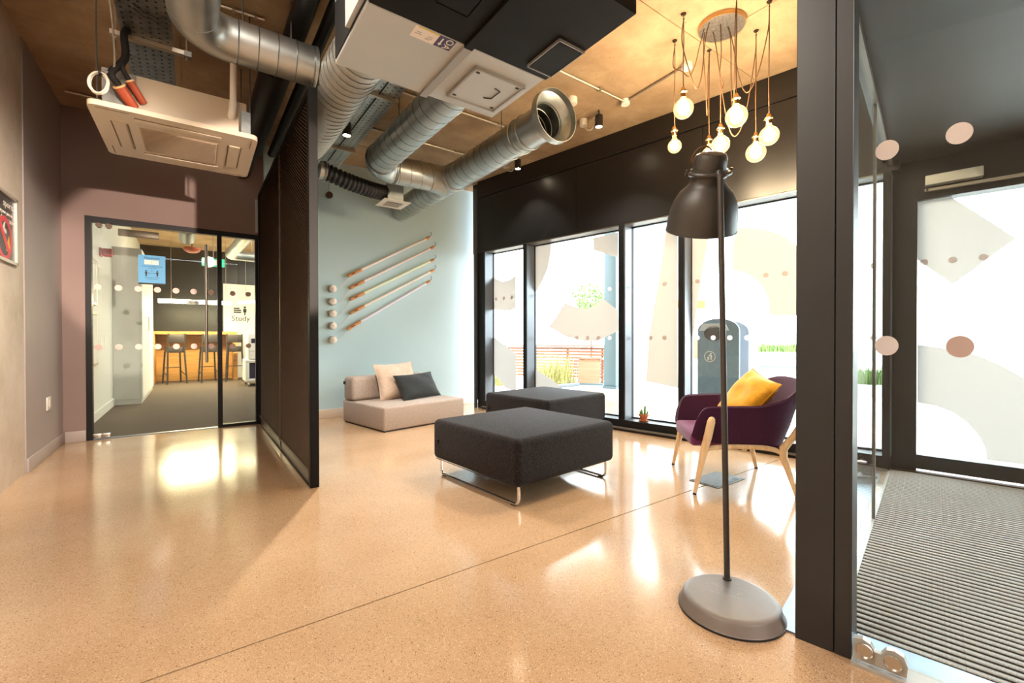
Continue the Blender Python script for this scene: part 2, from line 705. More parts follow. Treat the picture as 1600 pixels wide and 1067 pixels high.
ce = struct('ceiling', 'bare concrete soffit cast in large panels')
obj('soffit', B(-1.5, 7.2, -4.2, 7.0, CEIL + .012, CEIL + .2), 'ceiling_concrete', ce)
px_, py_ = 2.44, 1.22
y = -4.0
row = 0
while y < 6.9:
    x = -1.4 - (row % 2) * 1.1
    while x < 7.0:
        x0, x1 = max(x, -1.4), min(x + px_, 7.1)
        y0, y1 = y, min(y + py_, 6.95)
        if x1 - x0 > .1:
            dz = rnd.uniform(0, .004)
            obj('concrete_panel', B(x0 + .003, x1 - .003, y0 + .003, y1 - .003, CEIL + dz, CEIL + .012), 'ceiling_concrete', ce, smooth=0)
        x += px_
    y += py_
    row += 1

# ------------------------------------------------------------------ walls
struct('wall_left', 'bare concrete wall at the left edge', B(XL - .2, XL, -4.2, 5.27, 0, CEIL), 'wall_concrete')
wl = struct('wall_left', 'grey painted stretch of the left wall beside the glass door')
obj('plaster', B(XL - .2, XL + .006, 5.285, YB + .1, 0, CEIL), 'grey_paint', wl)
obj('shadow_gap', B(XL - .2, XL - .012, 5.27, 5.285, 0, CEIL), 'dark_gasket', wl)
struct('baseboard_left', 'grey baseboard under the grey wall', B(XL + .006, XL + .02, 5.285, YB, 0, .115, bev=.003), 'grey_baseboard')
wb_ = struct('wall_back', 'mauve grey wall around the glass door')
DX0, DX1, DZ = -.925, .705, 2.43
obj('plaster', B(XL, DX0, YB, YB + .16, 0, CEIL), 'mauve_paint', wb_)
obj('plaster', B(DX0, DX1, YB, YB + .16, DZ, CEIL), 'mauve_paint', wb_)
obj('plaster', B(DX1, 1.38, YB, YB + .16, 0, CEIL), 'mauve_paint', wb_)
struct('baseboard_back', 'short grey baseboard left of the glass door', B(XL + .02, DX0 - .002, YB - .014, YB, 0, .115, bev=.003), 'grey_baseboard')
struct('wall_far', 'pale teal painted wall behind the low sofa', B(.765, 4.0, YT, YT + .1, 0, CEIL), 'teal_paint')
struct('baseboard_far', 'cream baseboard along the teal wall', B(.765, 3.93, YT - .016, YT, 0, .122, bev=.003), 'baseboard_paint')
struct('wall_rear', 'plain wall behind the camera', B(-1.5, 6.9, -4.4, -4.2, 0, CEIL), 'grey_paint')
struct('wall_right', 'dark wall beyond the entrance lobby', B(0, .2, -4.6, -2.2, 0, CEIL), 'corridor_white', fpt(1.9, 0), FA)

# ------------------------------------------------------------------ glass facade (its own frame: x outwards, y along the glass)
D_END = 5.20
fa = struct('wall_right', 'black fascia and frame of the glazed street side', loc=(0, 0, 0), rotz=FA)
ys = [.2, 1.75, 3.35, 5.22]
for a, b in zip(ys[:-1], ys[1:]):
    obj('fascia_panel', B(4.75, 4.80, a + .002, b - .002, 2.455, 3.30), 'black_panel', fa)
obj('fascia_strip', B(4.735, 4.80, .2, 5.22, 3.305, CEIL), 'black_panel', fa)
obj('fascia_core', B(4.80, 5.0, .2, 5.4, 2.455, CEIL), 'black_panel', fa)
obj('head_reveal', B(4.76, 4.95, .25, 5.24, 2.44, 2.456), 'rail_grey', fa)
obj('sill', B(4.75, 5.0, .25, 5.24, 0, .125), 'black_metal', fa)
obj('sill_step', B(4.69, 4.75, .36, 5.10, .028, .04), 'rail_grey', fa)
obj('sill_foot', B(4.70, 4.75, .36, 5.10, 0, .028), 'dark_gasket', fa)
for d0, d1 in ((5.085, 5.25), (4.215, 4.275), (2.66, 2.735), (1.945, 2.01), (.25, .30)):
    mu = obj('mullion', B(4.75, 4.96, d0, d1, .125, 2.45, bev=.003, seg=1), 'black_metal', fa)
    obj('mullion_side', B(4.765, 4.945, d0 - .006, d0 - .0005, .125, 2.44), 'mullion_side', mu)  # paler slab: daylight on the mullion's flank put into its colour
struct('trim_1', 'grey edge trim between the teal wall and the facade', B(4.70, 4.75, 5.245, 5.275, 0, CEIL - .1), 'mullion_side', rotz=FA)

wins = [(4.275, 5.085), (2.735, 4.215), (2.01, 2.66), (.30, 1.945)]
wlab = ['narrow window at the teal wall end', 'wide window with the bench outside', 'narrow window above the cactus', 'wide window behind the purple armchair']
films = [
    [('film_beige', [(5.264, 2.335), (5.204, 2.214), (5.129, 2.115), (5.013, 2.033), (4.871, 1.98), (4.719, 1.996), (4.598, 2.054), (4.597, 1.549), (4.731, 1.525), (4.87, 1.531), (5.07, 1.56), (5.263, 1.63)]),
     ('film_white', [(5.262, 1.216), (4.595, 0.859), (4.594, 0.285), (4.811, 0.327), (5.261, 0.676)])],
    [('film_beige', [(4.367, 2.457), (3.91, 2.456), (3.921, 2.314), (3.966, 2.102), (4.095, 1.886), (4.24, 1.72), (4.352, 1.623)]),
     ('film_beige', [(3.221, 2.405), (2.856, 2.413), (2.855, 2.102), (3.02, 2.171), (3.211, 2.245)]),
     ('film_beige', [(3.672, 1.587), (3.544, 1.528), (3.337, 1.484), (3.179, 1.527), (3.074, 1.608), (2.852, 1.439), (2.851, 1.192), (2.973, 1.136), (3.153, 1.062), (3.376, 1.061), (3.66, 1.121), (3.952, 1.262), (3.838, 1.381)]),
     ('film_white', [(4.362, 0.723), (3.858, 0.491), (3.679, 0.362), (4.374, 0.304)])],
    [('film_warm', [(2.22, 2.413), (2.101, 2.421), (2.092, 0.532), (2.48, 0.586), (2.442, 1.112), (2.318, 1.79)])],
    [('film_warm', [(1.956, 2.367), (1.73, 2.396), (1.762, 2.154), (1.815, 1.877), (1.882, 1.442), (1.915, 1.169), (1.95, 1.02)]),
     ('film_warm', [(1.486, 2.232), (1.323, 2.211), (1.185, 2.163), (1.046, 2.078), (0.955, 1.991), (0.857, 1.851), (0.853, 1.31), (1.169, 1.321), (1.178, 1.467), (1.233, 1.61), (1.32, 1.714), (1.41, 1.768), (1.521, 1.805), (1.51, 2.024)])],
]
for i, ((d0, d1), lab) in enumerate(zip(wins, wlab)):
    w = struct('window_%d' % (i + 1), lab, loc=(0, 0, 0), rotz=FA)
    obj('pane', B(4.948, 4.956, d0, d1, .125, 2.445), 'glass', w)
    fr = MB()
    fr.box(4.93, 4.965, d0, d0 + .012, .125, 2.445).box(4.93, 4.965, d1 - .012, d1, .125, 2.445)
    fr.box(4.93, 4.965, d0, d1, .125, .14).box(4.93, 4.965, d0, d1, 2.43, 2.445)
    obj('window_frame', fr, 'dark_gasket', w)
    for mt, poly in films[i]:
        obj('window_film', fpoly(poly, 4.9465, None), mt, w, smooth=0)
    n = int((d1 - d0 - .06) / .165)
    for z in (1.72, 1.10):
        for k in range(n + 1):
            d = d0 + .07 + k * (d1 - d0 - .14) / max(n, 1)
            obj('film_dot', fdisc(d, z, .026, .026, 4.9445, None, 12), 'film_dot', w, smooth=0)

# ------------------------------------------------------------------ entrance lobby (vestibule)
pl_ = struct('trim_2', 'black pillar at the corner of the entrance lobby', loc=(0, 0, 0), rotz=FA)
obj('pillar_casing', B(1.89, 2.06, .247, .362, 0, CEIL, bev=.002, seg=1), 'anodised', pl_)
obj('pillar_casing', B(1.89, 2.03, .196, .245, 0, CEIL, bev=.002, seg=1), 'anodised', pl_)
VB = -2.2
vs_g = struct('window_5', 'glass side of the entrance lobby', loc=(0, 0, 0), rotz=FA)
obj('pane', B(2.03, 3.42, .250, .258, .0, 2.5), 'vest_glass', vs_g)
obj('pane', B(3.44, 4.90, .250, .258, .0, 2.5), 'vest_glass', vs_g)
obj('glass_edge', B(3.42, 3.44, .246, .262, 0, 2.5), 'rail_grey', vs_g)
obj('head_rail', B(2.03, 4.9, .24, .268, 2.49, 2.53), 'rail_grey', vs_g)
obj('foot_rail', B(2.03, 4.9, .246, .262, 0.0, .012), 'white_rail', vs_g)
obj('bulkhead', B(2.03, 4.9, .22, .30, 2.53, CEIL), 'black_panel', vs_g)
struct('trim_3', 'steel floor plate along the entrance lobby glass', B(1.91, 4.7, .30, .437, .0, .006), 'steel_plate', rotz=FA)
struct('trim_4', 'black bulkhead over the inner entrance door', B(1.89, 2.03, VB, .196, 2.62, CEIL), 'black_panel', rotz=FA)
d3 = struct('door_3', 'inner glass door of the entrance lobby', loc=(0, 0, 0), rotz=FA)
obj('pane', B(1.900, 1.910, VB, .196, .035, 2.62), 'vest_glass', d3)
obj('threshold', B(1.86, 1.955, VB, .196, .0, .012), 'white_rail', d3)
obj('threshold', B(1.955, 2.06, VB, .196, .0, .010), 'steel_plate', d3)
for d, z, mt, r in ((.110, 1.711, 'film_dot_big', .032), (-.056, 1.713, 'film_dot_big', .032), (.109, 1.073, 'film_dot_big', .032), (-.060, 1.072, 'film_dot_tan', .033), (-.226, 1.713, 'film_dot_big', .032), (-.226, 1.072, 'film_dot_big', .032)):
    obj('film_dot', fdisc(d, z, r * .93, r, 1.898, None, 24), mt, d3, smooth=0)
pf = obj('patch_fitting', fpoly([(.19, .02), (.055, .02), (.052, .055), (.062, .083), (.085, .092), (.105, .086), (.118, .066), (.135, .066), (.145, .086), (.165, .094), (.19, .088)], 1.874, 1.899), 'white_rail', d3, smooth=0)
for d, z in ((.160, .063), (.088, .058)):
    mb = MB().lathe([(.001, 0), (.021, 0), (.0235, -.003), (.0235, -.008)], 28, frame((1.866, d, z), (0, 1, 0), (0, 0, 1)))
    obj('fitting_cap', mb, 'brushed_steel', pf)
ve = struct('ceiling_vestibule', 'black ceiling of the entrance lobby', B(2.03, 4.9, VB, .25, 2.53, 2.62), 'vest_ceiling', rotz=FA)
struct('wall_vestibule', 'dark far side wall of the entrance lobby', B(1.9, 5.0, VB - .1, VB, 0, CEIL), 'vest_ceiling', rotz=FA)

d2 = struct('door_2', 'outer entrance door with large white film shapes', loc=(0, 0, 0), rotz=FA)
obj('door_jamb', B(4.88, 5.02, .093, .30, 0, 2.53), 'black_metal', d2)
obj('door_head', B(4.88, 5.02, VB, .093, 2.21, 2.53), 'black_metal', d2)
obj('door_head', B(4.90, 5.02, VB, .30, 2.53, CEIL), 'black_metal', d2)
obj('door_rail', B(4.90, 4.98, -1.02, .093, .03, .143), 'black_metal', d2)
obj('door_jamb', B(4.90, 4.98, -1.16, -1.02, 0, 2.21), 'black_metal', d2)
obj('threshold', B(4.84, 4.90, VB, .25, 0, .016), 'kick_plate', d2)
obj('pane', B(4.946, 4.954, -1.02, .093, .143, 2.21), 'glass', d2)
obj('pane', B(4.946, 4.954, VB, -1.16, .0, 2.21), 'glass', d2)
for mt, poly in (('film_white', [(0.099, 2.21), (-0.103, 2.208), (-0.444, 1.829), (-0.115, 1.521), (0.092, 1.737)]),
                 ('film_white', [(0.091, 1.039), (0.019, 1.029), (-0.082, 1.01), (-0.175, 0.987), (-0.261, 0.955), (-0.361, 0.896), (-0.489, 0.798), (-0.61, 0.665), (-0.671, 0.169), (-0.307, 0.167), (-0.296, 0.258), (-0.265, 0.341), (-0.203, 0.436), (-0.118, 0.51), (-0.018, 0.55), (0.088, 0.565)])):
    obj('door_film', fpoly(poly, 4.942, None), mt, d2, smooth=0)
for z in (1.711, 1.071):
    for d in (.053, -.113, -.28, -.447, -.61):
        obj('film_dot', fdisc(d, z, .026, .026, 4.939, None, 16), 'film_dot', d2, smooth=0)
dc = obj('door_closer', B(4.80, 4.88, -.272, .046, 2.30, 2.375, bev=.006), 'unit_grey', d2, label='pale grey door closer box')
obj('closer_arm', B(4.82, 4.85, -.50, .05, 2.255, 2.275), 'channel_grey', dc)
for d in (.035, -.48):
    obj('closer_screw', MB().cyl((4.815, d, 2.265), (4.82, d, 2.265), .008, seg=8), 'dark_gasket', dc)

mt_ = thing('entrance_mat', 'ribbed dark grey entrance mat on the entrance lobby floor', 'mat', fpt(2.06, .25), FA)
obj('mat_base', B(0, 2.78, -2.42, 0, .0005, .006), 'mat_dark', mt_)
rib_me = B(-.011, .011, -2.42, 0, .006, .013, bev=.003, seg=1).mesh('rib', 0)
nr = 69
for k in range(nr):
    obj('rib', rib_me, 'mat_rib', mt_, loc=(.02 + k * .04, 0, 0))

# ------------------------------------------------------------------ glass door to the study corridor
d1 = struct('door_1', 'black framed glass door and side pane to the study corridor')
YD = YB + .03
obj('door_frame', B(DX0, DX0 + .05, YD - .035, YD + .05, 0, DZ), 'black_metal', d1)
obj('door_frame', B(DX1 - .035, DX1 - .001, YD - .035, YD + .05, 0, DZ), 'black_metal', d1)
obj('door_frame', B(DX0 + .05, DX1 - .035, YD - .035, YD + .05, DZ - .06, DZ - .001), 'black_metal', d1)
obj('door_frame', B(.262, .31, YD - .035, YD + .05, 0, DZ - .06), 'black_metal', d1)
obj('door_frame', B(.31, DX1 - .035, YD - .035, YD + .05, 0, .035), 'black_metal', d1)
obj('threshold', B(DX0 + .05, .262, YD - .03, YD + .04, 0, .006), 'steel_plate', d1)
lf = obj('door_leaf', B(DX0 + .056, .258, YD, YD + .010, .012, DZ - .068), 'glass', d1)
obj('side_pane', B(.31, DX1 - .035, YD, YD + .010, .035, DZ - .062), 'glass', d1)
for z in (1.668, 1.008):
    for k in range(7):
        obj('film_dot', MB().lathe([(.0, 0), (.033, 0), (.033, -.002), (0, -.002)], 18, frame((-.83 + k * .171, YD - .001, z), (1, 0, 0), (0, 0, 1))), 'dot_pink', d1, smooth=0)
    for x in (.423, .592):
        obj('film_dot', MB().lathe([(.0, 0), (.031, 0), (.031, -.002), (0, -.002)], 18, frame((x, YD - .001, z), (1, 0, 0), (0, 0, 1))), 'dot_pink', d1, smooth=0)
hd = obj('pull_handle', MB().cyl((.150, YD - .05, .81), (.150, YD - .05, 2.24), .016, seg=14), 'brushed_steel', d1)
for z in (.98, 2.07):
    obj('handle_post', MB().cyl((.150, YD - .05, z), (.150, YD, z), .010, seg=10), 'brushed_steel', hd)
for x in (-.815, -.735):
    obj('patch_fitting', MB().cyl((x, YD - .02, DZ - .085), (x, YD + .03, DZ - .085), .028, seg=16), 'bronze', d1)
for x in (-.845, -.77):
    pb = obj('patch_fitting', B(x - .04, x + .04, YD - .016, YD + .026, .012, .06, bev=.01), 'brushed_steel', d1)
cl = obj('door_closer', B(-.66, -.30, YD + .014, YD + .07, DZ - .17, DZ - .095, bev=.004), 'bronze', d1)

no = thing('wall_notice', 'square blue occupancy notice stuck on the glass door', 'notice', (-.365, YD - .003, 1.9))
obj('sheet', B(-.122, .122, -.0015, .0015, -.16, .16), 'notice_blue', no)
obj('foot_strip', B(-.122, .122, -.0025, .0015, -.176, -.158), 'print_black', no)
obj('number_box', B(-.068, .060, -.0025, -.0015, .055, .105), 'notice_pink', no)
NF = lambda x, z: frame((x, -.0032, z), (1, 0, 0), (0, 0, 1))
text('heading', 'Maximum', .036, 'print_black', no, NF(0, .128))
text('number', '1', .032, 'print_grey', no, NF(-.004, .08))
text('body_text', 'number of people allowed', .0175, 'print_black', no, NF(0, .034))
text('body_text', 'at any time', .0175, 'print_black', no, NF(0, .014))
text('body_text', '2m', .016, 'print_black', no, NF(0, -.02))
text('body_text', 'Please keep your distance', .013, 'print_black', no, NF(0, -.095))
text('body_text', 'from other people', .013, 'print_black', no, NF(0, -.113))
for x in (-.052, .048):
    ic = MB().lathe([(0, 0), (.008, 0)], 12, NF(x, -.02)).prism([(-.012, 0), (.012, 0), (.007, -.03), (.006, -.05), (-.006, -.05), (-.007, -.03)], 0, .0004, NF(x, -.031))
    obj('person_icon', ic, 'print_black', no, smooth=0)
obj('arrow', MB().box(-.028, .024, -.0034, -.003, -.0475, -.0445).prism([(-.034, 0), (-.024, .007), (-.024, -.007)], 0, .0004, NF(0, -.046)).prism([(.032, 0), (.022, .007), (.022, -.007)], 0, .0004, NF(0, -.046)), 'print_black', no, smooth=0)
ps = thing('door_sign', 'small cream push sign on the glass door, read from behind', 'sign', (.015, YD + .012, 1.537))
obj('plate', B(-.06, .06, 0, .002, -.024, .024), 'label_white', ps)
text('lettering', 'Push', .042, 'print_black', ps, frame((0, -.002, 0), (-1, 0, 0), (0, 0, 1)))

# ------------------------------------------------------------------ study room beyond
CX0, CX1, CY = -1.05, 1.9, 14.7
struct('floor_study', 'dark grey carpet beyond the glass door', B(-1.3, 3.5, YB + .0, 15, -.1, .001), 'carpet')
struct('ceiling_study', 'concrete ceiling of the study room', B(-1.3, 3.5, YB + .16, 15, 3.5, 3.6), 'ceiling_concrete')
struct('wall_study_left', 'white corridor wall beyond the glass door', B(CX0 - .1, CX0, YB + .16, 15, 0, 3.5), 'corridor_white')
struct('baseboard_study', 'white skirting of the corridor wall', B(CX0, CX0 + .015, YB + .16, 9.75, 0, .12), 'corridor_white')
struct('wall_study_back', 'dark back wall of the study room', B(CX0, .72, CY, CY + .1, 0, 3.5), 'black_wall')
wsb = struct('wall_study_white', 'white back wall section with study lettering')
obj('plaster', B(.72, 3.5, CY - .06, CY + .04, 0, 2.62), 'corridor_white', wsb)
obj('plaster', B(.72, 3.5, CY - .02, CY + .04, 2.62, 3.5), 'black_wall', wsb)
struct('wall_study_right', 'plain right wall of the study room', B(2.6, 2.7, YB + .16, 15, 0, 3.5), 'corridor_white')
ss = thing('wall_sign', 'study sign lettered on the white back wall', 'sign', (1.13, CY - .065, 1.72))
text('lettering', 'Study', .20, 'print_black', ss, frame((0, -.002, -.06), (1, 0, 0), (0, 0, 1)))
ic = MB()
for i, (w, z) in enumerate(((.18, .10), (.18, .155), (.14, .21))):
    ic.box(-.17, -.17 + w, -.004, 0, z, z + .035)
ic.lathe([(0, 0), (.03, 0)], 14, frame((.10, -.003, .26), (1, 0, 0), (0, 0, 1)))
ic.box(.06, .14, -.004, 0, .12, .22).box(.085, .115, -.004, 0, .04, .12)
obj('reader_icon', ic, 'print_black', ss, smooth=0)

cb = thing('tall_cupboard', 'tall pale grey cupboard against the corridor wall', 'cupboard', (CX0, 9.75, 0))
obj('body', B(.002, .36, 0.02, 2.6, .0, 2.62), 'cupboard_grey', cb)
obj('door', B(.002, .34, 0, .02, .09, 2.61), 'cupboard_grey', cb)
obj('door', B(.362, .378, .02, 1.28, .09, 2.61), 'corridor_white', cb)
obj('door', B(.362, .378, 1.30, 2.58, .09, 2.61), 'corridor_white', cb)
obj('handle', MB().tube([(.378, .9, 1.25), (.41, .9, 1.25), (.41, .9, 1.5), (.378, .9, 1.5)], .008, 8), 'frame_silver', cb)
bc = thing('fire_beacon', 'red fire alarm beacon on the white corridor wall', 'alarm', (CX0, 8.55, 2.33))
obj('base', B(.001, .03, -.07, .07, -.06, .06, bev=.008), 'beacon_red', bc)
obj('lens', B(.03, .14, -.065, .065, -.055, .055, bev=.02), 'beacon_red', bc)
for i, (z0, z1, lab) in enumerate(((1.55, 2.15, 'upper white framed board on the corridor wall'), (.75, 1.45, 'lower white framed board on the corridor wall'))):
    wbd = thing('notice_board', lab, 'board', (CX0, 7.7, z0), group='boards on the corridor wall')
    obj('board', B(.001, .012, -.45, .45, .03, z1 - z0 - .03), 'corridor_white', wbd)
    fr = MB()
    fr.box(.001, .022, -.48, .48, 0, .03).box(.001, .022, -.48, .48, z1 - z0 - .03, z1 - z0).box(.001, .022, -.48, -.45, 0, z1 - z0).box(.001, .022, .45, .48, 0, z1 - z0)
    obj('board_frame', fr, 'frame_silver', wbd)
for i, (yy, z, lab) in enumerate(((8.6, 1.02, 'left white switch plate on the corridor wall'), (8.95, 1.06, 'right white switch plate on the corridor wall'))):
    sw = thing('switch_plate', lab, 'switch', (CX0, yy, z), group='corridor switches')
    obj('plate', B(.001, .012, -.05, .05, -.07, .07, bev=.003, seg=1), 'white_plastic', sw)
    obj('rocker', B(.012, .018, -.02, .02, -.035, .035), 'white_plastic', sw)

ct = thing('bar_counter', 'wooden bar counter along the back wall of the study room', 'counter', (-.82, 14.1, 0))
obj('worktop', B(0, 1.82, -.15, .55, 1.21, 1.285), 'counter_wood', ct)
obj('end_panel', B(0, .09, -.15, .55, 0, 1.21), 'counter_wood', ct)
obj('end_panel', B(1.72, 1.82, -.15, .55, 0, 1.21), 'counter_wood', ct)
obj('back_panel', B(.09, 1.72, .45, .5, 0, 1.21), 'counter_wood', ct)


def make_stool(loc, rz, label):
    t = thing('bar_stool', label, 'stool', loc, rz, 'dark bar stools at the wooden counter')
    obj('seat', B(-.165, .165, -.17, .17, .76, .90, bev=.01), 'stool_dark', t)
    obj('backrest', B(-.16, .16, -.235, -.205, 1.0, 1.2, bev=.01), 'stool_dark', t)
    for sx in (-1, 1):
        obj('leg', MB().tube([(sx * .195, -.26, 0), (sx * .165, -.18, .8), (sx * .165, -.235, 1.22)], .02, 6), 'stool_dark', t)
        obj('leg', MB().cyl((sx * .185, .22, 0), (sx * .15, .15, .78), .02, seg=6), 'stool_dark', t)
        obj('stretcher', MB().cyl((sx * .185, -.24, .2), (sx * .175, .2, .3), .012, seg=6), 'stool_dark', t)
    obj('stretcher', MB().cyl((-.17, .185, .38), (.17, .185, .38), .012, seg=6), 'stool_dark', t)
    return t


make_stool((-0.348, 13.72, 0), .25, 'dark bar stool farthest left at the wooden counter')
make_stool((0.353, 13.72, 0), .15, 'dark bar stool half hidden by the black door mullion')
make_stool((0.916, 13.62, 0), -.1, 'dark bar stool beside the white photocopier')

pr = thing('photocopier', 'white photocopier standing on a wheeled stand', 'printer', (1.42, 12.2, 0))
obj('body', B(-.36, .36, -.35, .35, .62, 1.22, bev=.02), 'printer_white', pr)
obj('output_slot', B(-.30, .30, -.36, -.35, 1.0, 1.1), 'printer_navy', pr)
obj('drawer', B(-.34, .34, -.362, -.35, .82, .98), 'printer_white', pr)
obj('drawer', B(-.34, .34, -.362, -.35, .64, .80), 'printer_white', pr)
st_ = MB().box(-.42, .42, -.38, .38, .10, .17, bev=.015).box(-.42, .42, -.38, .38, .55, .61, bev=.015)
for sx in (-.42, .36):
    st_.box(sx, sx + .06, -.38, .38, .17, .55)
obj('stand', st_, 'printer_white', pr)
obj('front_panel', B(-.34, .34, -.34, -.3, .18, .54), 'printer_navy', pr)
for sx in (-.36, .36):
    for sy in (-.32, .32):
        obj('castor', MB().cyl((sx - .015, sy, .045), (sx + .015, sy, .045), .045, seg=12), 'frame_silver', pr)

ll = thing('linear_pendant', 'long glowing linear pendant over the study counter', 'pendant light', (0, 13.1, 1.98))
obj('light_bar', B(-.62, .82, -.03, .03, -.045, .045, bev=.008), 'led_strip', ll)
obj('light_bar', MB().cyl((.97, -.0, .02), (1.5, -.5, .06), .03, seg=8), 'led_strip', ll)
for x in (-.38, .70, 1.12):
    obj('suspension_wire', MB().cyl((x, 0, .03), (x, 0, 1.52), .004, seg=6), 'cable_grey', ll)
du = thing('ventilation_duct', 'short vertical silver duct at the study ceiling', 'duct', (-.06, 10.4, 2.98))
obj('pipe', MB().cyl((0, -.5, .52), (0, .3, .05), .13, seg=20), 'galvanised', du)
obj('collar', MB().cyl((0, .05, .2), (0, .1, .17), .142, seg=20), 'galvanised', du)
du = thing('ventilation_duct', 'long sloping silver duct behind the glass side pane', 'duct', (.72, 9.9, 2.75))
obj('pipe', MB().cyl((.14, -2.2, .12), (-.04, 1.0, .12), .105, seg=20), 'galvanised', du)
obj('elbow', MB().tube(spline([(-.04, 1.0, .12), (-.03, 1.15, .12), (.08, 1.22, .12), (.4, 1.24, .12)], 5), .105, 20), 'galvanised', du)
obj('hanger_rod', MB().cyl((.35, 1.24, .22), (.35, 1.24, .75), .006, seg=6), 'cable_grey', du)
es = thing('exit_sign', 'green exit sign hanging in the study room', 'sign', (.42, 12.4, 2.86))
obj('panel', B(-.22, .22, -.02, .02, -.09, .09), 'green_sign', es)
obj('running_figure', MB().lathe([(0, 0), (.022, 0)], 12, frame((-.03, -.022, .05), (1, 0, 0), (0, 0, 1))).box(-.05, -.005, -.023, -.02, -.05, .03).box(.02, .08, -.023, -.02, -.06, .06), 'white_plastic', es, smooth=0)
obj('hanger', MB().cyl((0, 0, .09), (0, 0, .64), .008, seg=6), 'cable_grey', es)
dl = thing('dome_light', 'round bronze dome lamp on the study ceiling', 'ceiling light', (.02, 11.9, 3.02))
obj('dome', MB().lathe([(.001, -.06), (.08, -.055), (.14, -.02), (.16, .02), (.16, .05), (.001, .05)], 24), 'copper_sleeve', dl)
obj('stem', MB().cyl((0, 0, .05), (0, 0, .48), .012, seg=8), 'bronze', dl)

# ------------------------------------------------------------------ things on the left walls
po = thing('poster', 'black framed poster with a red ring on the concrete wall', 'poster', (XL, 4.70, 1.92))
obj('sheet', B(.001, .008, -.32, .34, -.235, .235), 'poster_black', po)
fr = MB()
fr.box(.001, .022, -.345, .35, .233, .255).box(.001, .022, -.345, .35, -.255, -.233).box(.001, .022, .33, .352, -.255, .255).box(.001, .022, -.345, -.325, -.255, .255)
obj('poster_frame', fr, 'frame_silver', po)
PF = lambda yy, z: frame((.0085, yy, z), (0, 1, 0), (0, 0, 1))
text('heading', 'sports', .072, 'poster_white', po, PF(.19, .175), sx=1.25)
text('body_text', "Don't bring your game into", .034, 'poster_white', po, PF(.08, .108), sx=1.2)
text('heading', 'the danger zone', .052, 'poster_white', po, PF(.12, .06), sx=1.2)
obj('red_ring', MB().lathe([(.125, 0), (.165, 0), (.165, .001), (.125, .001)], 40, PF(.10, -.085)), 'poster_red', po, smooth=0)
obj('red_bar', MB().box(-.15, .15, -.024, .024, 0, .0012, mx=PF(.10, -.085) @ Matrix.Rotation(-.8, 4, 'Z')), 'poster_red', po, smooth=0)
obj('yellow_shape', MB().prism([(-.03, -.05), (.05, -.055), (.06, -.02), (.035, .07), (.0, .02)], 0, .0008, PF(.16, -.12)), 'poster_yellow', po, smooth=0)
obj('white_shape', MB().prism([(-.05, -.01), (.05, -.03), (.05, 0), (.01, .01), (.02, .05), (.0, .05)], 0, .0008, PF(.09, -.02)), 'poster_white', po, smooth=0)
so = thing('wall_switch', 'white light switch low on the grey painted wall', 'switch', (XL + .006, 5.96, .49))
obj('plate', B(.0005, .012, -.062, .062, -.062, .062, bev=.004), 'white_plastic', so)
obj('rocker', B(.012, .017, -.02, .03, -.035, .035, bev=.002, seg=1), 'white_plastic', so)
lp = thing('door_contact', 'white vertical strip where the door wall meets the screen', 'trim strip', (.69, YB - .01, 2.46))
obj('cover', B(-.02, .012, -.02, 0.009, 0, .42, bev=.004), 'unit_grey', lp)

# ------------------------------------------------------------------ black expanded metal screen
SH = 2.94
sc_ = thing('mesh_screen', 'tall black expanded metal screen dividing the lounge from the door', 'partition', (.70, 3.5, 0))
obj('end_post', B(0, .062, 0, .06, 0, SH, bev=.002, seg=1), 'post_black', sc_)
obj('end_post', B(0, .062, 2.98, 3.04, 0, SH), 'post_black', sc_)
obj('middle_post', B(0.004, .058, 1.37, 1.40, 0, SH), 'mesh_steel', sc_)
for a, b in ((.06, 1.37), (1.40, 2.98)):
    obj('kick_panel', B(.010, .052, a, b, .01, .10), 'kick_plate', sc_)
    obj('rail', B(.0, .062, a, b, .10, .125), 'mesh_steel', sc_)
    obj('rail', B(.0, .062, a, b, .0, .01), 'post_black', sc_)
    obj('rail', B(.0, .062, a, b, SH - .048, SH), 'post_black', sc_)
    obj('backing_sheet', B(.026, .036, a, b, .125, SH - .048), 'mesh_back', sc_)
    # diamond lattice of tilted strands, one sheet
    W, Hh = .052, .030
    ny, nz = int((b - a) / W), int((SH - .175) / Hh)
    jj, kk = np.meshgrid(np.arange(ny), np.arange(nz), indexing='ij')
    y0 = a + jj.ravel() * (b - a) / ny
    z0 = .125 + kk.ravel() * (SH - .173) / nz
    w, h = (b - a) / ny, (SH - .173) / nz
    t = .0036
    V, F = [], []
    for (ya, za, yb, zb) in ((0, .5, .5, 1), (.5, 1, 1, .5), (0, .5, .5, 0), (.5, 0, 1, .5)):
        p = np.stack([np.stack([np.full_like(y0, .012), y0 + ya * w, z0 + za * h - t], -1),
                      np.stack([np.full_like(y0, .012), y0 + yb * w, z0 + zb * h - t], -1),
                      np.stack([np.full_like(y0, .018), y0 + yb * w, z0 + zb * h + t], -1),
                      np.stack([np.full_like(y0, .018), y0 + ya * w, z0 + za * h + t], -1)], 1)
        V.append(p.reshape(-1, 3))
    V = np.concatenate(V)
    nq = len(V) // 4
    me = bpy.data.meshes.new('mesh_sheet')
    me.vertices.add(len(V))
    me.vertices.foreach_set('co', V.ravel())
    me.loops.add(nq * 4)
    me.loops.foreach_set('vertex_index', np.arange(nq * 4))
    me.polygons.add(nq)
    me.polygons.foreach_set('loop_start', np.arange(nq) * 4)
    me.update(calc_edges=True)
    obj('mesh_sheet', me, 'mesh_steel', sc_, kind='stuff')

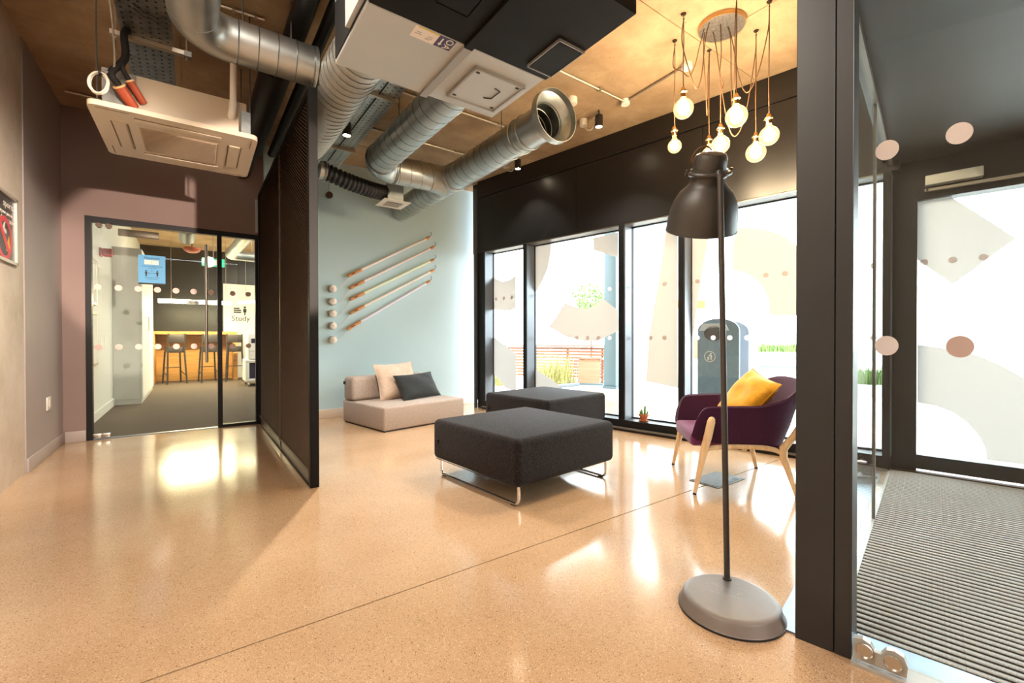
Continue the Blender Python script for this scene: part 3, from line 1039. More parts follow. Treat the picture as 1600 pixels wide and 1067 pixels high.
# ------------------------------------------------------------------ ottomans
def make_ottoman(label, loc, rz):
    t = thing('ottoman', label, 'ottoman', loc, rz, 'charcoal ottomans')
    W = .515
    mb = MB().box(-W, W, -W, W, .135, .45, bev=.045, seg=5)
    for v in mb.bm.verts:                                   # slightly crowned top and sides
        if v.co.z > .4:
            v.co.z += .012 * (1 - (v.co.x / W) ** 2) * (1 - (v.co.y / W) ** 2)
    obj('cushion', mb, 'ottoman_wool', t)
    obj('seam', MB().tube([(-W - .001, -W + .06, .146), (-W - .001, W - .06, .146)], .003, 6), 'black_rubber', t)
    obj('tag', B(-W - .012, -W + .01, W - .10, W - .06, .27, .30), 'black_rubber', t)
    for sx in (-1, 1):
        x = sx * (W - .055)
        pts = [(x, -W + .05, .14), (x, -W + .05, .05)]
        pts += [(x, -W + .05 + .035 * (1 - math.cos(a)), .047 - .035 * math.sin(a)) for a in (.4, .8, 1.2, PI / 2)]
        pts += [(x, W - .05 - .035 * (1 - math.cos(a)), .047 - .035 * math.sin(a)) for a in (PI / 2, 1.2, .8, .4)]
        pts += [(x, W - .05, .05), (x, W - .05, .14)]
        lg = obj('leg', MB().tube(pts, .0095, 10), 'chrome', t)
        for y in (-W + .10, W - .10):
            obj('foot', B(x - .009, x + .009, y - .02, y + .02, 0, .006), 'black_rubber', lg)
    return t


make_ottoman('charcoal wool ottoman on chrome sled legs, nearest the camera', fpt(2.625, 2.37), FA - .095)
make_ottoman('charcoal wool ottoman farther back, close to the windows', fpt(4.13, 3.36), FA - .06)


# ------------------------------------------------------------------ cushions
def cushion(name, label, w, h, t, material, mx, wrinkle=.006, seed=1):
    r = random.Random(seed)
    ph = [r.uniform(0, 6) for _ in range(6)]
    n = 22
    mb = MB()
    sides = []
    for s in (1, -1):
        g = []
        for i in range(n + 1):
            row = []
            for j in range(n + 1):
                u, v = -1 + 2 * i / n, -1 + 2 * j / n
                pr_ = max(0, (1 - abs(u) ** 2.6)) ** .55 * max(0, (1 - abs(v) ** 2.6)) ** .55
                k = 1 - .075 * (1 - u * u) * abs(v) ** 3
                k2 = 1 - .075 * (1 - v * v) * abs(u) ** 3
                wr = wrinkle * (math.sin(5 * u + 3 * v + ph[0]) + math.sin(-4 * u + 6 * v + ph[1]) + .6 * math.sin(11 * u * v + ph[2] + 4 * v)) * (1 - u ** 8) * (1 - v ** 8)
                row.append(Vector((u * w / 2 * k2, v * h / 2 * k, s * (t / 2 * pr_) + (wr * pr_ if s > 0 else wr * pr_))))
            g.append(row)
        sides.append(g)
    idx = {}
    for s, g in enumerate(sides):
        for i in range(n + 1):
            for j in range(n + 1):
                edge = i in (0, n) or j in (0, n)
                key = (0 if edge else s, i, j)
                if key not in idx:
                    idx[key] = mb.bm.verts.new(g[i][j])
        for i in range(n):
            for j in range(n):
                q = [idx[(0 if (a in (0, n) or b in (0, n)) else s, a, b)] for a, b in ((i, j), (i + 1, j), (i + 1, j + 1), (i, j + 1))]
                mb.bm.faces.new(q if s == 0 else q[::-1])
    th = thing(name, label, 'cushion', (0, 0, 0))
    th.matrix_world = mx
    obj('cover', mb, material, th, smooth=60)
    rim = [Vector((sides[0][i][0])) for i in range(n)] + [Vector(sides[0][n][j]) for j in range(n)] + [Vector(sides[0][i][n]) for i in range(n, 0, -1)] + [Vector(sides[0][0][j]) for j in range(n, 0, -1)]
    obj('piping', MB().tube(rim, .004, 6, closed=True), material, th)
    return th


# ------------------------------------------------------------------ low sofa
sf = thing('low_sofa', 'low beige modular sofa seat against the teal wall', 'sofa', fpt(2.72, 4.62), FA)
obj('seat', B(0, 1.22, 0, 1.02, .015, .29, bev=.022, seg=4), 'sofa_fabric', sf)
obj('backrest', B(.004, 1.10, .77, 1.016, .292, .60, bev=.045, seg=5), 'sofa_fabric', sf)
obj('plinth', B(.02, 1.20, .02, 1.0, 0, .016), 'black_rubber', sf)
obj('tag', B(-.008, .006, .95, .99, .50, .54), 'black_rubber', sf)
S = Matrix.Translation(fpt(2.72, 4.62)) @ Matrix.Rotation(FA, 4, 'Z')
cushion('cushion', 'beige square cushion leaning on the sofa backrest', .60, .50, .17, 'cushion_beige',
        S @ Matrix.Translation((.585, .66, .525)) @ Matrix.Rotation(math.radians(72), 4, 'X') @ Matrix.Rotation(.04, 4, 'Z'), .007, 3)
cushion('cushion', 'black ribbed lumbar cushion in front of the beige one', .66, .38, .16, 'cushion_black',
        S @ Matrix.Translation((.80, .48, .452)) @ Matrix.Rotation(.10, 4, 'Z') @ Matrix.Rotation(math.radians(58), 4, 'X') @ Matrix.Rotation(.03, 4, 'Z'), .005, 8)

# ------------------------------------------------------------------ armchair
AC, AR = (3.36, 1.808, 0), math.radians(45.3)
ac = thing('armchair', 'purple felt armchair with splayed ash legs beside the windows', 'armchair', AC, AR)
half = [((.285, .335), (.315, .315), .395, .50), ((.290, .315), (.335, .275), .375, .585), ((.295, .26), (.352, .22), .36, .615), ((.300, .08), (.372, .06), .345, .625),
        ((.295, -.10), (.376, -.12), .34, .635), ((.270, -.235), (.362, -.29), .34, .69), ((.20, -.305), (.285, -.40), .34, .765), ((.09, -.33), (.13, -.445), .34, .80)]
prof = [((-b[0], b[1]), (-t[0], t[1]), zb, zt) for b, t, zb, zt in half] + [(b, t, zb, zt) for b, t, zb, zt in half[::-1]]
bot = spline([(b[0], b[1], zb) for b, t, zb, zt in prof], 5)
top = spline([(t[0], t[1], zt) for b, t, zb, zt in prof], 5)
mb = MB()
rings = []
for k in range(len(bot)):
    b, t = bot[k], top[k]
    tan = (bot[min(k + 1, len(bot) - 1)] - bot[max(k - 1, 0)])
    nrm = Vector((-tan.y, tan.x, 0)).normalized()
    mid = Vector((0, -.02, 0))
    if (mid - Vector((b.x, b.y, 0))).dot(nrm) < 0:
        nrm = -nrm
    th_ = .036
    row = []
    for f_, off in ((0, 0), (.33, -.010), (.66, -.008), (.96, 0), (1.0, .4), (.96, 1), (.66, 1), (.33, 1), (0, 1)):
        p = b.lerp(t, f_)
        row.append(mb.bm.verts.new(p + nrm * (off * th_ if off > 0 else off)))
    rings.append(row)
mb.skin(rings)
obj('tub_shell', mb, 'purple_wool', ac, smooth=50)
mb = MB().box(-.272, .272, -.29, .335, .325, .425, bev=.03, seg=4)
for v in mb.bm.verts:
    if v.co.y > .25:
        v.co.z -= .012
    v.co.x *= 1.0 if v.co.y > -.1 else .9
obj('seat_pad', mb, 'purple_seat', ac)
obj('seat_base', B(-.255, .255, -.28, .30, .318, .35, bev=.012), 'purple_wool', ac)
for sx in (-1, 1):
    lg = obj('leg', MB().tube([(sx * .372, .332, .012), (sx * .366, .305, .14), (sx * .366, .272, .30), (sx * .376, .245, .42), (sx * .384, .228, .515), (sx * .384, .222, .538), (sx * .384, .219, .55)], .02, 12, radii=[.013, .019, .026, .028, .027, .021, .008]), 'ash_wood', ac)
    obj('foot', MB().cyl((sx * .372, .334, 0), (sx * .372, .332, .013), .0135, seg=12), 'black_rubber', lg)
    lg = obj('leg', MB().tube([(sx * .362, -.332, .012), (sx * .342, -.30, .14), (sx * .318, -.265, .27), (sx * .308, -.268, .33), (sx * .325, -.325, .42), (sx * .352, -.375, .54), (sx * .36, -.392, .60)], .02, 12, radii=[.013, .019, .025, .027, .022, .016, .009]), 'ash_wood', ac)
    obj('foot', MB().cyl((sx * .362, -.334, 0), (sx * .362, -.332, .013), .0135, seg=12), 'black_rubber', lg)
    obj('side_rail', MB().tube(spline([(sx * .364, .27, .315), (sx * .345, .20, .328), (sx * .31, .08, .33), (sx * .30, -.10, .33), (sx * .302, -.20, .32), (sx * .308, -.262, .295)], 4), .017, 10), 'ash_wood', ac)
obj('cross_rail', MB().cyl((-.30, -.02, .312), (.30, -.02, .312), .016, seg=10), 'ash_wood', ac)
A = Matrix.Translation(AC) @ Matrix.Rotation(AR, 4, 'Z')
cushion('cushion', 'mustard yellow velvet cushion on the purple armchair', .45, .45, .16, 'velvet_yellow',
        A @ Matrix.Translation((-.03, -.115, .635)) @ Matrix.Rotation(PI + .22, 4, 'Z') @ Matrix.Rotation(math.radians(54), 4, 'X') @ Matrix.Rotation(-.24, 4, 'Z'), .006, 5)

# ------------------------------------------------------------------ floor lamp
LB = (1.762, .938, 0)
la = thing('floor_lamp', 'tall grey floor lamp with bell shade and round scratched base', 'floor lamp', LB)
obj('base', MB().lathe([(.001, .056), (.155, .056), (.172, .053), (.180, .046), (.190, .012), (.194, .008), (.194, .003), (.001, .003)], 56), 'lamp_base', la)
obj('base_ring', MB().lathe([(.188, .0), (.197, .001), (.197, .006), (.188, .007)], 56), 'black_rubber', la)
sq = MB()
for _ in range(26):
    a, r0 = rnd.uniform(0, 6.28), rnd.uniform(.01, .12)
    p = Vector((.085 + r0 * math.cos(a), .05 + r0 * math.sin(a), .0563))
    if p.xy.length > .145:
        continue
    L_ = rnd.uniform(.015, .05)
    b2 = rnd.uniform(0, 6.28)
    q = p + Vector((math.cos(b2), math.sin(b2), 0)) * L_
    if q.xy.length < .15:
        n_ = Vector((-math.sin(b2), math.cos(b2), 0)) * .00045
        sq.quad(p - n_, q - n_, q + n_, p + n_)
obj('scratches', sq, 'scratch', la, smooth=0, kind='stuff')
P0 = Vector((.112, .073, .05))
P1 = Vector((.083, .092, 1.80))
obj('pole', MB().tube([P0, P0.lerp(P1, .35), P0.lerp(P1, .7), P1], .0125, 14), 'lamp_grey', la)
obj('pole_socket', MB().cyl(P0, P0 + Vector((0, 0, .012)), .018, seg=14), 'lamp_grey', la)
# head: axis tips away from the camera
SM = Matrix.Translation((.150, .185, 1.835)) @ Matrix.Rotation(-YAW, 4, 'Z') @ Matrix.Rotation(math.radians(27), 4, 'X') @ Matrix.Rotation(math.radians(-3), 4, 'Y')
hd = obj('lamp_shade', MB().lathe([(.156, -.245), (.160, -.241), (.158, -.236), (.156, -.20), (.150, -.155), (.137, -.11), (.115, -.07), (.088, -.043), (.075, -.026), (.072, .0), (.070, .0), (.070, -.028), (.112, -.073), (.134, -.113), (.147, -.157), (.153, -.20), (.155, -.240)], 48, SM), 'lamp_grey', la)
obj('shade_rim', MB().lathe([(.155, -.2475), (.162, -.245), (.162, -.240), (.155, -.240)], 48, SM), 'lamp_grey', hd)
obj('neck_band', MB().lathe([(.072, -.005), (.079, -.005), (.079, .032), (.072, .032)], 36, SM), 'lamp_grey', hd)
obj('cap', MB().lathe([(.071, .0), (.071, .05), (.070, .075), (.062, .092), (.04, .102), (.001, .105)], 36, SM), 'lamp_grey', hd)
obj('reflector', MB().lathe([(.148, -.19), (.10, -.07), (.066, -.03), (.001, -.028)], 36, SM), 'lamp_inside', hd)
for s in (-1, 1):
    ps_ = obj('pivot_screw', MB().cyl(SM @ Vector((s * .078, 0, .014)), SM @ Vector((s * .106, 0, .014)), .008, seg=10), 'lamp_grey', hd)
    obj('wing_nut', MB().cyl(SM @ Vector((s * .100, 0, .004)), SM @ Vector((s * .100, 0, .032)), .006, seg=8), 'lamp_grey', ps_)
yk = [SM @ Vector((.088 * math.sin(a), -.088 * math.cos(a), .014)) for a in np.linspace(-1.5, 1.5, 15)]
obj('yoke', MB().tube(yk, .010, 8), 'lamp_grey', la)
obj('yoke_arm', MB().tube([P1 + Vector((0, 0, -.02)), P1 + Vector((.006, .008, .014)), SM @ Vector((.0, -.088, .014))], .0125, 12), 'lamp_grey', la)
ch = [SM @ Vector(v) for v in spline([(-.066, .0, .045), (-.085, 0, .075), (-.066, 0, .115), (-.03, 0, .128), (.0, 0, .108)], 5)]
obj('lamp_cord', MB().tube(ch, .0035, 6), 'cord_brown', la)

# ------------------------------------------------------------------ shoe added in place of a reflection in the lobby glass
sp_ = (4.22, 1.12)
sh = thing('shoe', 'brown lace-up shoe added for a reflection in the lobby side glass', 'shoe', (sp_[0] + .02, sp_[1] + .12, 0), FA + 2.2)
obj('sole', MB().prism([(-.12, -.035), (-.05, -.035), (.03, -.042), (.10, -.036), (.14, -.012), (.14, .012), (.10, .036), (.03, .042), (-.05, .035), (-.12, .035)], 0, .022), 'black_rubber', sh)
obj('upper', MB().tube([(.135, 0, .035), (.11, 0, .045), (.06, 0, .055), (.01, 0, .075), (-.04, 0, .10), (-.06, 0, .135)], .03, 14, radii=[.012, .028, .035, .038, .042, .036]).box(-.118, -.03, -.031, .031, .022, .115, bev=.02, seg=3), 'shoe_brown', sh)
for k in range(3):
    obj('lace', MB().tube(spline([(.045 - k * .028, -.03, .078 + k * .018), (.04 - k * .028, 0, .10 + k * .02), (.045 - k * .028, .03, .078 + k * .018)], 4), .003, 6), 'cord_brown', sh)
obj('lace_loop', MB().tube([(-.02 + .016 * math.cos(a), .0, .155 + .02 * math.sin(a)) for a in np.linspace(0, 2 * PI, 14, endpoint=False)], .0025, 6, closed=True), 'cord_brown', sh)

# ------------------------------------------------------------------ floor box, cactus, switch
fb = thing('floor_box', 'grey floor socket box under the armchair', 'floor socket', (3.297, 1.858, 0))
obj('frame', B(-.192, .192, -.118, .118, .0005, .005, bev=.001, seg=1), 'socket_lid', fb)
obj('lid', B(-.175, .175, -.10, .10, .005, .007), 'socket_lid', fb)
obj('cable_flap', B(.09, .14, -.09, -.06, .007, .009), 'dark_gasket', fb)
obj('lid_gap', B(-.178, .178, .1005, .104, .005, .0062), 'dark_gasket', fb)
ca = thing('potted_cactus', 'small green cactus in a terracotta pot on the window sill', 'potted plant', fpt(4.835, 2.452, .125), FA)
obj('saucer', MB().lathe([(.001, 0), (.05, 0), (.056, .012), (.052, .012), (.046, .004), (.001, .004)], 24), 'terracotta', ca)
pt = obj('pot', MB().lathe([(.001, .004), (.036, .004), (.048, .06), (.056, .06), (.058, .085), (.050, .085), (.046, .07), (.001, .07)], 24), 'terracotta', ca)
obj('soil', MB().lathe([(.001, .074), (.047, .074)], 20), 'soil', ca)
for (x, y, h, r) in ((0, -.012, .115, .015), (.0, .020, .07, .014), (.015, -.03, .055, .010), (-.012, .03, .05, .010)):
    obj('stem', MB().tube([(x, y, .07), (x, y * 1.2, .07 + h * .5), (x, y * 1.4, .07 + h * .9), (x, y * 1.4, .07 + h)], r, 10, radii=[r * .8, r, r * .85, r * .25]), 'cactus_green', ca)

# ------------------------------------------------------------------ wall light rods on the teal wall
rods = [((1.822, 1.995), (3.018, 2.674), 1.79, 'rod_beige', 'topmost beige wall light rod with leather handle'),
        ((1.858, 1.832), (3.090, 2.530), 1.612, 'rod_pink', 'second wall light rod from the top, pinkish tube'),
        ((1.858, 1.668), (3.090, 2.330), 1.444, 'rod_lime', 'middle wall light rod with pale lime tube'),
        ((1.858, 1.476), (3.090, 2.165), 1.275, 'rod_cream', 'fourth wall light rod from the top, cream tube'),
        ((1.812, 1.250), (3.018, 1.985), 1.08, 'rod_lilac', 'lowest wall light rod with pale lilac tube')]
for (a, b, zc, mt, lab) in rods:
    t = thing('wall_light_rod', lab, 'wall light', (1.585, YT, zc), group='wall light rods on the teal wall')
    obj('ceiling_knob', MB().lathe([(.001, .075), (.03, .074), (.047, .062), (.053, .042), (.053, .018), (.05, .003), (.001, .003)], 28, frame((0, 0, 0), (1, 0, 0), (0, 0, 1))), 'ceramic', t)
    obj('knob_screw', MB().cyl((0, -.0745, 0), (0, -.079, 0), .006, seg=10), 'leather_tan', t)
    q = lambda x, z: Vector((x - 1.585, -.045, z - zc))
    A_, B_ = q(*a), q(*b)
    d_ = (B_ - A_).normalized()
    sag = spline([(.05, -.03, -.01), (.10, -.03, .0 if a[0] > 1.84 else .03), (.5 * A_.x + .06, -.04, .6 * A_.z), tuple(A_)], 6)
    obj('cord', MB().tube(sag, .004, 6), 'cable_white', t)
    obj('handle', MB().tube([A_ - d_ * .045, A_ - d_ * .04, A_ + d_ * .17, A_ + d_ * .178], .024, 14, radii=[.02, .024, .024, .02]), 'leather_tan', t)
    obj('handle_stamp', B(-.03, .03, -.0252, -.0242, -.006, .006, mx=Matrix.Translation(A_ + d_ * .04) @ Matrix.Rotation(-math.atan2(d_.z, d_.x), 4, 'Y')), 'print_black', t)
    obj('tube', MB().cyl(A_ + d_ * .175, B_ - d_ * .05, .0195, seg=14), mt, t)
    obj('tip', MB().tube([B_ - d_ * .05, B_ - d_ * .045, B_ + d_ * .02, B_ + d_ * .03], .02, 12, radii=[.018, .021, .019, .012]), 'leather_tan', t)
    up = d_.cross(Vector((0, -1, 0)))
    hk = spline([B_ + d_ * .025, B_ + d_ * .065 - up * .012, B_ + d_ * .085 - up * .04, B_ + d_ * .07 - up * .058], 5)
    obj('hook', MB().tube(hk, .0035, 6), 'hook_dark', t)
    for s in (.3, .8):
        p = A_.lerp(B_, s)
        obj('wall_clip', MB().cyl(p, p + Vector((0, .043, 0)), .007, seg=8), 'frame_silver', t)
se = thing('sprinkler_sensor', 'small tan sensor hanging on the teal wall by the screen', 'sensor', (1.54, YT - .05, 3.06))
obj('disc', MB().cyl((0, -.03, 0), (0, .02, 0), .045, seg=18), 'kick_plate', se)
obj('stem', MB().cyl((0, .0, .03), (0, 0, .45), .006, seg=6), 'frame_silver', se)

# ------------------------------------------------------------------ pendant cluster
RC = (3.395, 1.885)
pe = thing('pendant_cluster', 'cluster of bare globe bulbs swagged on brown cords from a round rose', 'pendant light', (RC[0], RC[1], CEIL))
obj('ceiling_rose', MB().lathe([(.001, -.030), (.165, -.030), (.165, -.028)], 48), 'rose_silver', pe)
obj('rose_rim', MB().lathe([(.165, -.030), (.170, -.030), (.172, 0), (.001, 0)], 48), 'rose_rim', pe)
hooks = [(3.26, 2.211), (3.048, 1.991), (3.609, 2.112), (3.178, 1.653), (3.684, 1.759), (3.445, 1.551)]
exits = [(-.11, .08), (-.14, .02), (-.07, .10), (.08, -.02), (-.02, .06), (.02, -.04)]
bpx = [2.688, 2.842, 2.67, 2.685, 2.585, 2.58]
brad = [.055, .073, .062, .075, .075, .068]
loops = [.35, .55, .62, .72, .85, .60]


def bulb(parent, x, y, z, r, tilt=0.0):
    T = Matrix.Translation((x, y, z)) @ Matrix.Rotation(tilt, 4, 'Y')
    ho = obj('lamp_holder', MB().lathe([(.004, .165), (.012, .16), (.018, .14), (.030, .128), (.030, .122), (.020, .115), (.020, .085), (.001, .085)], 16, T), 'brass', parent)
    g = [(r * math.sin(a), -r * math.cos(a)) for a in np.linspace(.02, 2.62, 14)] + [(.017, r + .012), (.016, .088)]
    bb = obj('bulb', MB().lathe(g, 24, T), 'bulb_globe', parent)
    obj('filament', MB().ball((0, 0, .012), (r * .55, r * .55, r * .62), T, 16, 10), 'bulb_core', bb)
    return bb


for (hx, hy), (ex, ey), bz, r, lp_ in zip(hooks, exits, bpx, brad, loops):
    X, Y = hx - RC[0], hy - RC[1]
    obj('ceiling_hook', MB().lathe([(.001, -.004), (.016, -.008), (.020, -.001), (.001, 0)], 14, Matrix.Translation((X, Y, 0))).tube([(X, Y, -.006), (X, Y, -.022), (X + .010, Y, -.034), (X, Y, -.046), (X - .010, Y, -.036)], .003, 6), 'hook_dark', pe)
    zb = bz - CEIL
    mx_, my_ = (X + ex) / 2, (Y + ey) / 2
    sw_ = spline([(ex, ey, -.03), (ex * 1.1 + (X - ex) * .10, ey * 1.1 + (Y - ey) * .1, -.16), (ex + (X - ex) * .3, ey + (Y - ey) * .3, -lp_ * .8), (mx_, my_, -lp_), (ex + (X - ex) * .75, ey + (Y - ey) * .75, -lp_ * .8), (X - .02, Y, -.22), (X, Y, -.043)], 7)
    obj('cord', MB().tube(sw_, .0042, 6), 'cord_brown', pe)
    dz_ = zb + .165 + .043
    dr = spline([(X, Y, -.043), (X + .008, Y + .004, -.043 + dz_ * .35), (X - .006, Y, -.043 + dz_ * .7), (X, Y, zb + .165)], 6)
    obj('cord', MB().tube(dr, .0042, 6), 'cord_brown', pe)
    bulb(pe, X, Y, zb, r, rnd.uniform(-.05, .05))
X, Y = -.05, -.02
zb = 2.599 - CEIL
dr = spline([(X, Y, -.03), (X + .01, Y, -.25), (X - .012, Y, -.42), (X + .035, Y, -.47), (X + .022, Y, -.52), (X - .012, Y, -.48), (X, Y, -.56), (X, Y, zb + .165)], 7)
obj('cord', MB().tube(dr, .0042, 6), 'cord_brown', pe)
bulb(pe, X, Y, zb, .068)


# ------------------------------------------------------------------ ceiling services
def helix(p0, p1, r, pitch, wire=.0035, seg=20, start=.0):
    p0, p1 = Vector(p0), Vector(p1)
    t = (p1 - p0).normalized()
    a = t.cross(Vector((0, 0, 1)) if abs(t.z) < .9 else Vector((1, 0, 0))).normalized()
    b = t.cross(a)
    L_ = (p1 - p0).length
    n = max(2, int(L_ / pitch * seg))
    pts = []
    for i in range(n + 1):
        s = L_ * i / n
        ph = 2 * PI * s / pitch + start
        pts.append(p0 + t * s + (a * math.cos(ph) + b * math.sin(ph)) * (r + .001))
    return MB().tube(pts, wire, 5)


def rings(p0, p1, r, n, wire=.004):
    mb = MB()
    p0, p1 = Vector(p0), Vector(p1)
    t = (p1 - p0).normalized()
    a = t.cross(Vector((0, 0, 1)) if abs(t.z) < .9 else Vector((1, 0, 0))).normalized()
    b = t.cross(a)
    out = []
    for i in range(n):
        c = p0.lerp(p1, i / max(1, n - 1))
        out.append(MB().tube([c + (a * math.cos(q) + b * math.sin(q)) * r for q in np.linspace(0, 2 * PI, 28, endpoint=False)], wire, 5, closed=True))
    mb.bm.free()
    return out


# air handling unit
AX0, AX1, AY0, AYM, AY1, AZ0, AZ1 = .733, 1.892, 1.52, 2.262, 2.885, 2.80, 3.26
ah = thing('air_handling_unit', 'large hung air handling unit, half pale grey and half black', 'air handling unit', (0, 0, 0))
obj('grey_casing', B(AX0, AX1, AYM, AY1, AZ0, AZ1, bev=.004, seg=1), 'unit_grey', ah)
obj('black_casing', B(AX0 + .004, AX1 + .015, AY0, AYM - .002, AZ0, AZ1, bev=.004, seg=1), 'unit_black', ah)
obj('side_flange', B(AX0 - .03, AX0 - .006, 1.9, AY1 - .33, AZ0 + .03, AZ1 - .1), 'unit_grey', ah)
obj('side_gasket', B(AX0 - .006, AX0, 1.9, AY1 - .02, AZ0 + .02, AZ1 - .1), 'dark_gasket', ah)
obj('strut_channel', B(1.292, 1.345, AYM, AY1, AZ0 - .018, AZ0 + .002), 'channel_grey', ah)
obj('strut_channel', B(1.292, 1.345, AY0, AYM, AZ0 - .018, AZ0 + .002), 'unit_black', ah)
for nm, mt, pts, fmt in (('access_panel', 'unit_grey', [(1.454, 2.777), (1.445, 2.384), (1.833, 2.41), (1.814, 2.773)], 'channel_grey'),
                         ('access_panel', 'unit_black', [(1.703, 2.197), (1.701, 1.894), (1.898, 1.898), (1.893, 2.192)], 'channel_grey'),
                         ('access_panel', 'unit_black', [(1.0, 2.047), (1.039, 1.861), (1.192, 1.847), (1.19, 2.035)], 'unit_black')):
    x0, x1 = min(p[0] for p in pts), max(p[0] for p in pts)
    y0, y1 = min(p[1] for p in pts), max(p[1] for p in pts)
    b_ = obj(nm, B(x0 + .012, x1 - .012, y0 + .012, y1 - .012, AZ0 - .014, AZ0), mt, ah)
    fr = MB()
    e = .012 if mt == 'unit_grey' else .006
    zf = AZ0 - (.022 if mt == 'unit_grey' else .016)
    fr.box(x0, x1, y0, y0 + e, zf, AZ0).box(x0, x1, y1 - e, y1, zf, AZ0).box(x0, x0 + e, y0, y1, zf, AZ0).box(x1 - e, x1, y0, y1, zf, AZ0)
    obj('panel_frame', fr, fmt, b_)
    if mt == 'unit_grey':
        xm, ym = (x0 + x1) / 2, (y0 + y1) / 2
        obj('panel_handle', MB().tube([(xm + .03, ym + .07, AZ0 - .014), (xm + .03, ym + .07, AZ0 - .018), (xm + .08, ym + .05, AZ0 - .018), (xm + .08, ym - .06, AZ0 - .018), (xm + .03, ym - .07, AZ0 - .018)], .0035, 6), 'dark_gasket', b_)
        for sx, sy in ((x0 + .04, y1 - .04), (x1 - .04, y1 - .04), (x1 - .04, y0 + .04), (x0 + .04, y0 + .04)):
            obj('latch', B(sx - .012, sx + .012, sy - .007, sy + .007, AZ0 - .018, AZ0 - .014), 'dark_gasket', b_)
ZL = AZ0 - .0015
lw = obj('label_sticker', B(1.0, 1.142, AYM + .004, AYM + .104, ZL, AZ0), 'label_white', ah, label='white paper label with yellow edge')
obj('yellow_edge', B(1.015, 1.142, AYM + .004, AYM + .014, ZL - .0005, ZL), 'label_yellow', lw)
for k, (x0, x1, yy) in enumerate(((1.02, 1.05, .045), (1.015, 1.055, .06), (1.09, 1.12, .05), (1.085, 1.12, .065), (1.08, 1.11, .078))):
    obj('printed_line', B(x0, x1, AYM + yy, AYM + yy + .005, ZL - .0005, ZL), 'print_grey', lw)
ln = obj('label_sticker', B(1.144, 1.245, AYM + .004, AYM + .102, ZL, AZ0), 'label_navy', ah, label='navy sticker with white lettering and arrow')
text('lettering', 'OA', .062, 'label_white', ln, frame((1.213, AYM + .052, ZL - .0004), (0, 1, 0), (1, 0, 0)))
obj('arrow', MB().box(1.166, 1.174, AYM + .02, AYM + .07, ZL - .0006, ZL).prism([(1.158, AYM + .068), (1.182, AYM + .068), (1.170, AYM + .088)], ZL - .0006, ZL), 'label_white', ln, smooth=0)
for x, y in ((AX0 + .05, AY1 - .2), (AX1 - .05, AY1 - .2), (AX0 + .05, AY0 + .2), (AX1 - .05, AY0 + .2)):
    obj('hanger_rod', MB().cyl((x, y, AZ1), (x, y, CEIL), .006, seg=6), 'strut_steel', ah)

# spiral duct run with open bell mouth
DZ_, DR = 3.03, .155
sd = thing('spiral_duct', 'galvanised spiral duct run with an open bell mouth by the windows', 'duct', (0, 0, 0))
x1_, x2_, yc = 1.665, 2.575, 4.93
obj('pipe', MB().cyl((x1_, AY1 + .002, DZ_), (x1_, yc - .22, DZ_), DR, seg=36), 'galvanised', sd)
obj('spiral_seam', helix((x1_, AY1 + .02, DZ_), (x1_, yc - .22, DZ_), DR, .135, .0026), 'seam_steel', sd)
el = [(x1_, yc - .22, DZ_)] + [(x1_ + .22 * (1 - math.cos(a)), yc - .22 + .22 * math.sin(a), DZ_) for a in np.linspace(.2, PI / 2, 8)]
eo = obj('elbow', MB().tube(el, DR + .003, 36), 'galvanised', sd)
for r_ in rings((x1_, yc - .225, DZ_), (x1_, yc - .205, DZ_), DR + .006, 2) + rings((x1_ + .215, yc, DZ_), (x1_ + .235, yc, DZ_), DR + .006, 2):
    obj('elbow_collar', r_, 'seam_steel', eo)
obj('pipe', MB().cyl((x1_ + .22, yc, DZ_), (x2_ - .10, yc, DZ_), DR, seg=36), 'galvanised', sd)
obj('spiral_seam', helix((x1_ + .24, yc, DZ_), (x2_ - .16, yc, DZ_), DR, .135, .0026), 'seam_steel', sd)
obj('tee_saddle', MB().tube([(x2_ - .24, yc, DZ_), (x2_ - .23, yc, DZ_), (x2_ - .15, yc, DZ_), (x2_ - .02, yc, DZ_)], DR, 36, radii=[DR + .004, DR + .008, DR + .008, DR + .03]), 'galvanised', sd)
obj('pipe', MB().tube([(x2_, 6.40, DZ_), (x2_, 3.02, DZ_)], DR, 36, cap=False), 'galvanised', sd)
obj('end_cap', MB().tube([(x2_, 6.38, DZ_), (x2_, 6.41, DZ_)], DR + .004, 36), 'galvanised', sd)
obj('spiral_seam', helix((x2_, 6.35, DZ_), (x2_, 3.3, DZ_), DR, .135, .0026), 'seam_steel', sd)
for r_ in rings((x2_, yc - .22, DZ_), (x2_, yc - .20, DZ_), DR + .006, 2, .006) + rings((x2_, 3.42, DZ_), (x2_, 3.30, DZ_), DR + .006, 2, .006):
    obj('collar', r_, 'galvanised', sd)
FM = frame((x2_, 3.02, DZ_), (1, 0, 0), (0, 0, 1))           # z of this frame points to -y, towards the lounge
obj('bell_mouth', MB().lathe([(DR, -.02), (DR + .012, .0), (.222, .045), (.228, .05), (.228, .12), (.222, .12), (.222, .06), (.165, .012), (DR - .006, -.02)], 48, FM), 'galvanised', sd)
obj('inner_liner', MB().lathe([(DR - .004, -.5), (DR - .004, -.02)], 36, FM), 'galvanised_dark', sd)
for r_ in rings((x2_, 3.14, DZ_), (x2_, 3.30, DZ_), DR - .008, 3):
    obj('inner_ring', r_, 'galvanised', sd)
for (x, y) in ((x2_, 3.75), (x2_ - .55, yc), (x1_, 4.2), (x2_, 5.7)):
    obj('hanger_rod', MB().cyl((x, y, DZ_ + DR), (x, y, CEIL), .005, seg=6), 'seam_steel', sd)

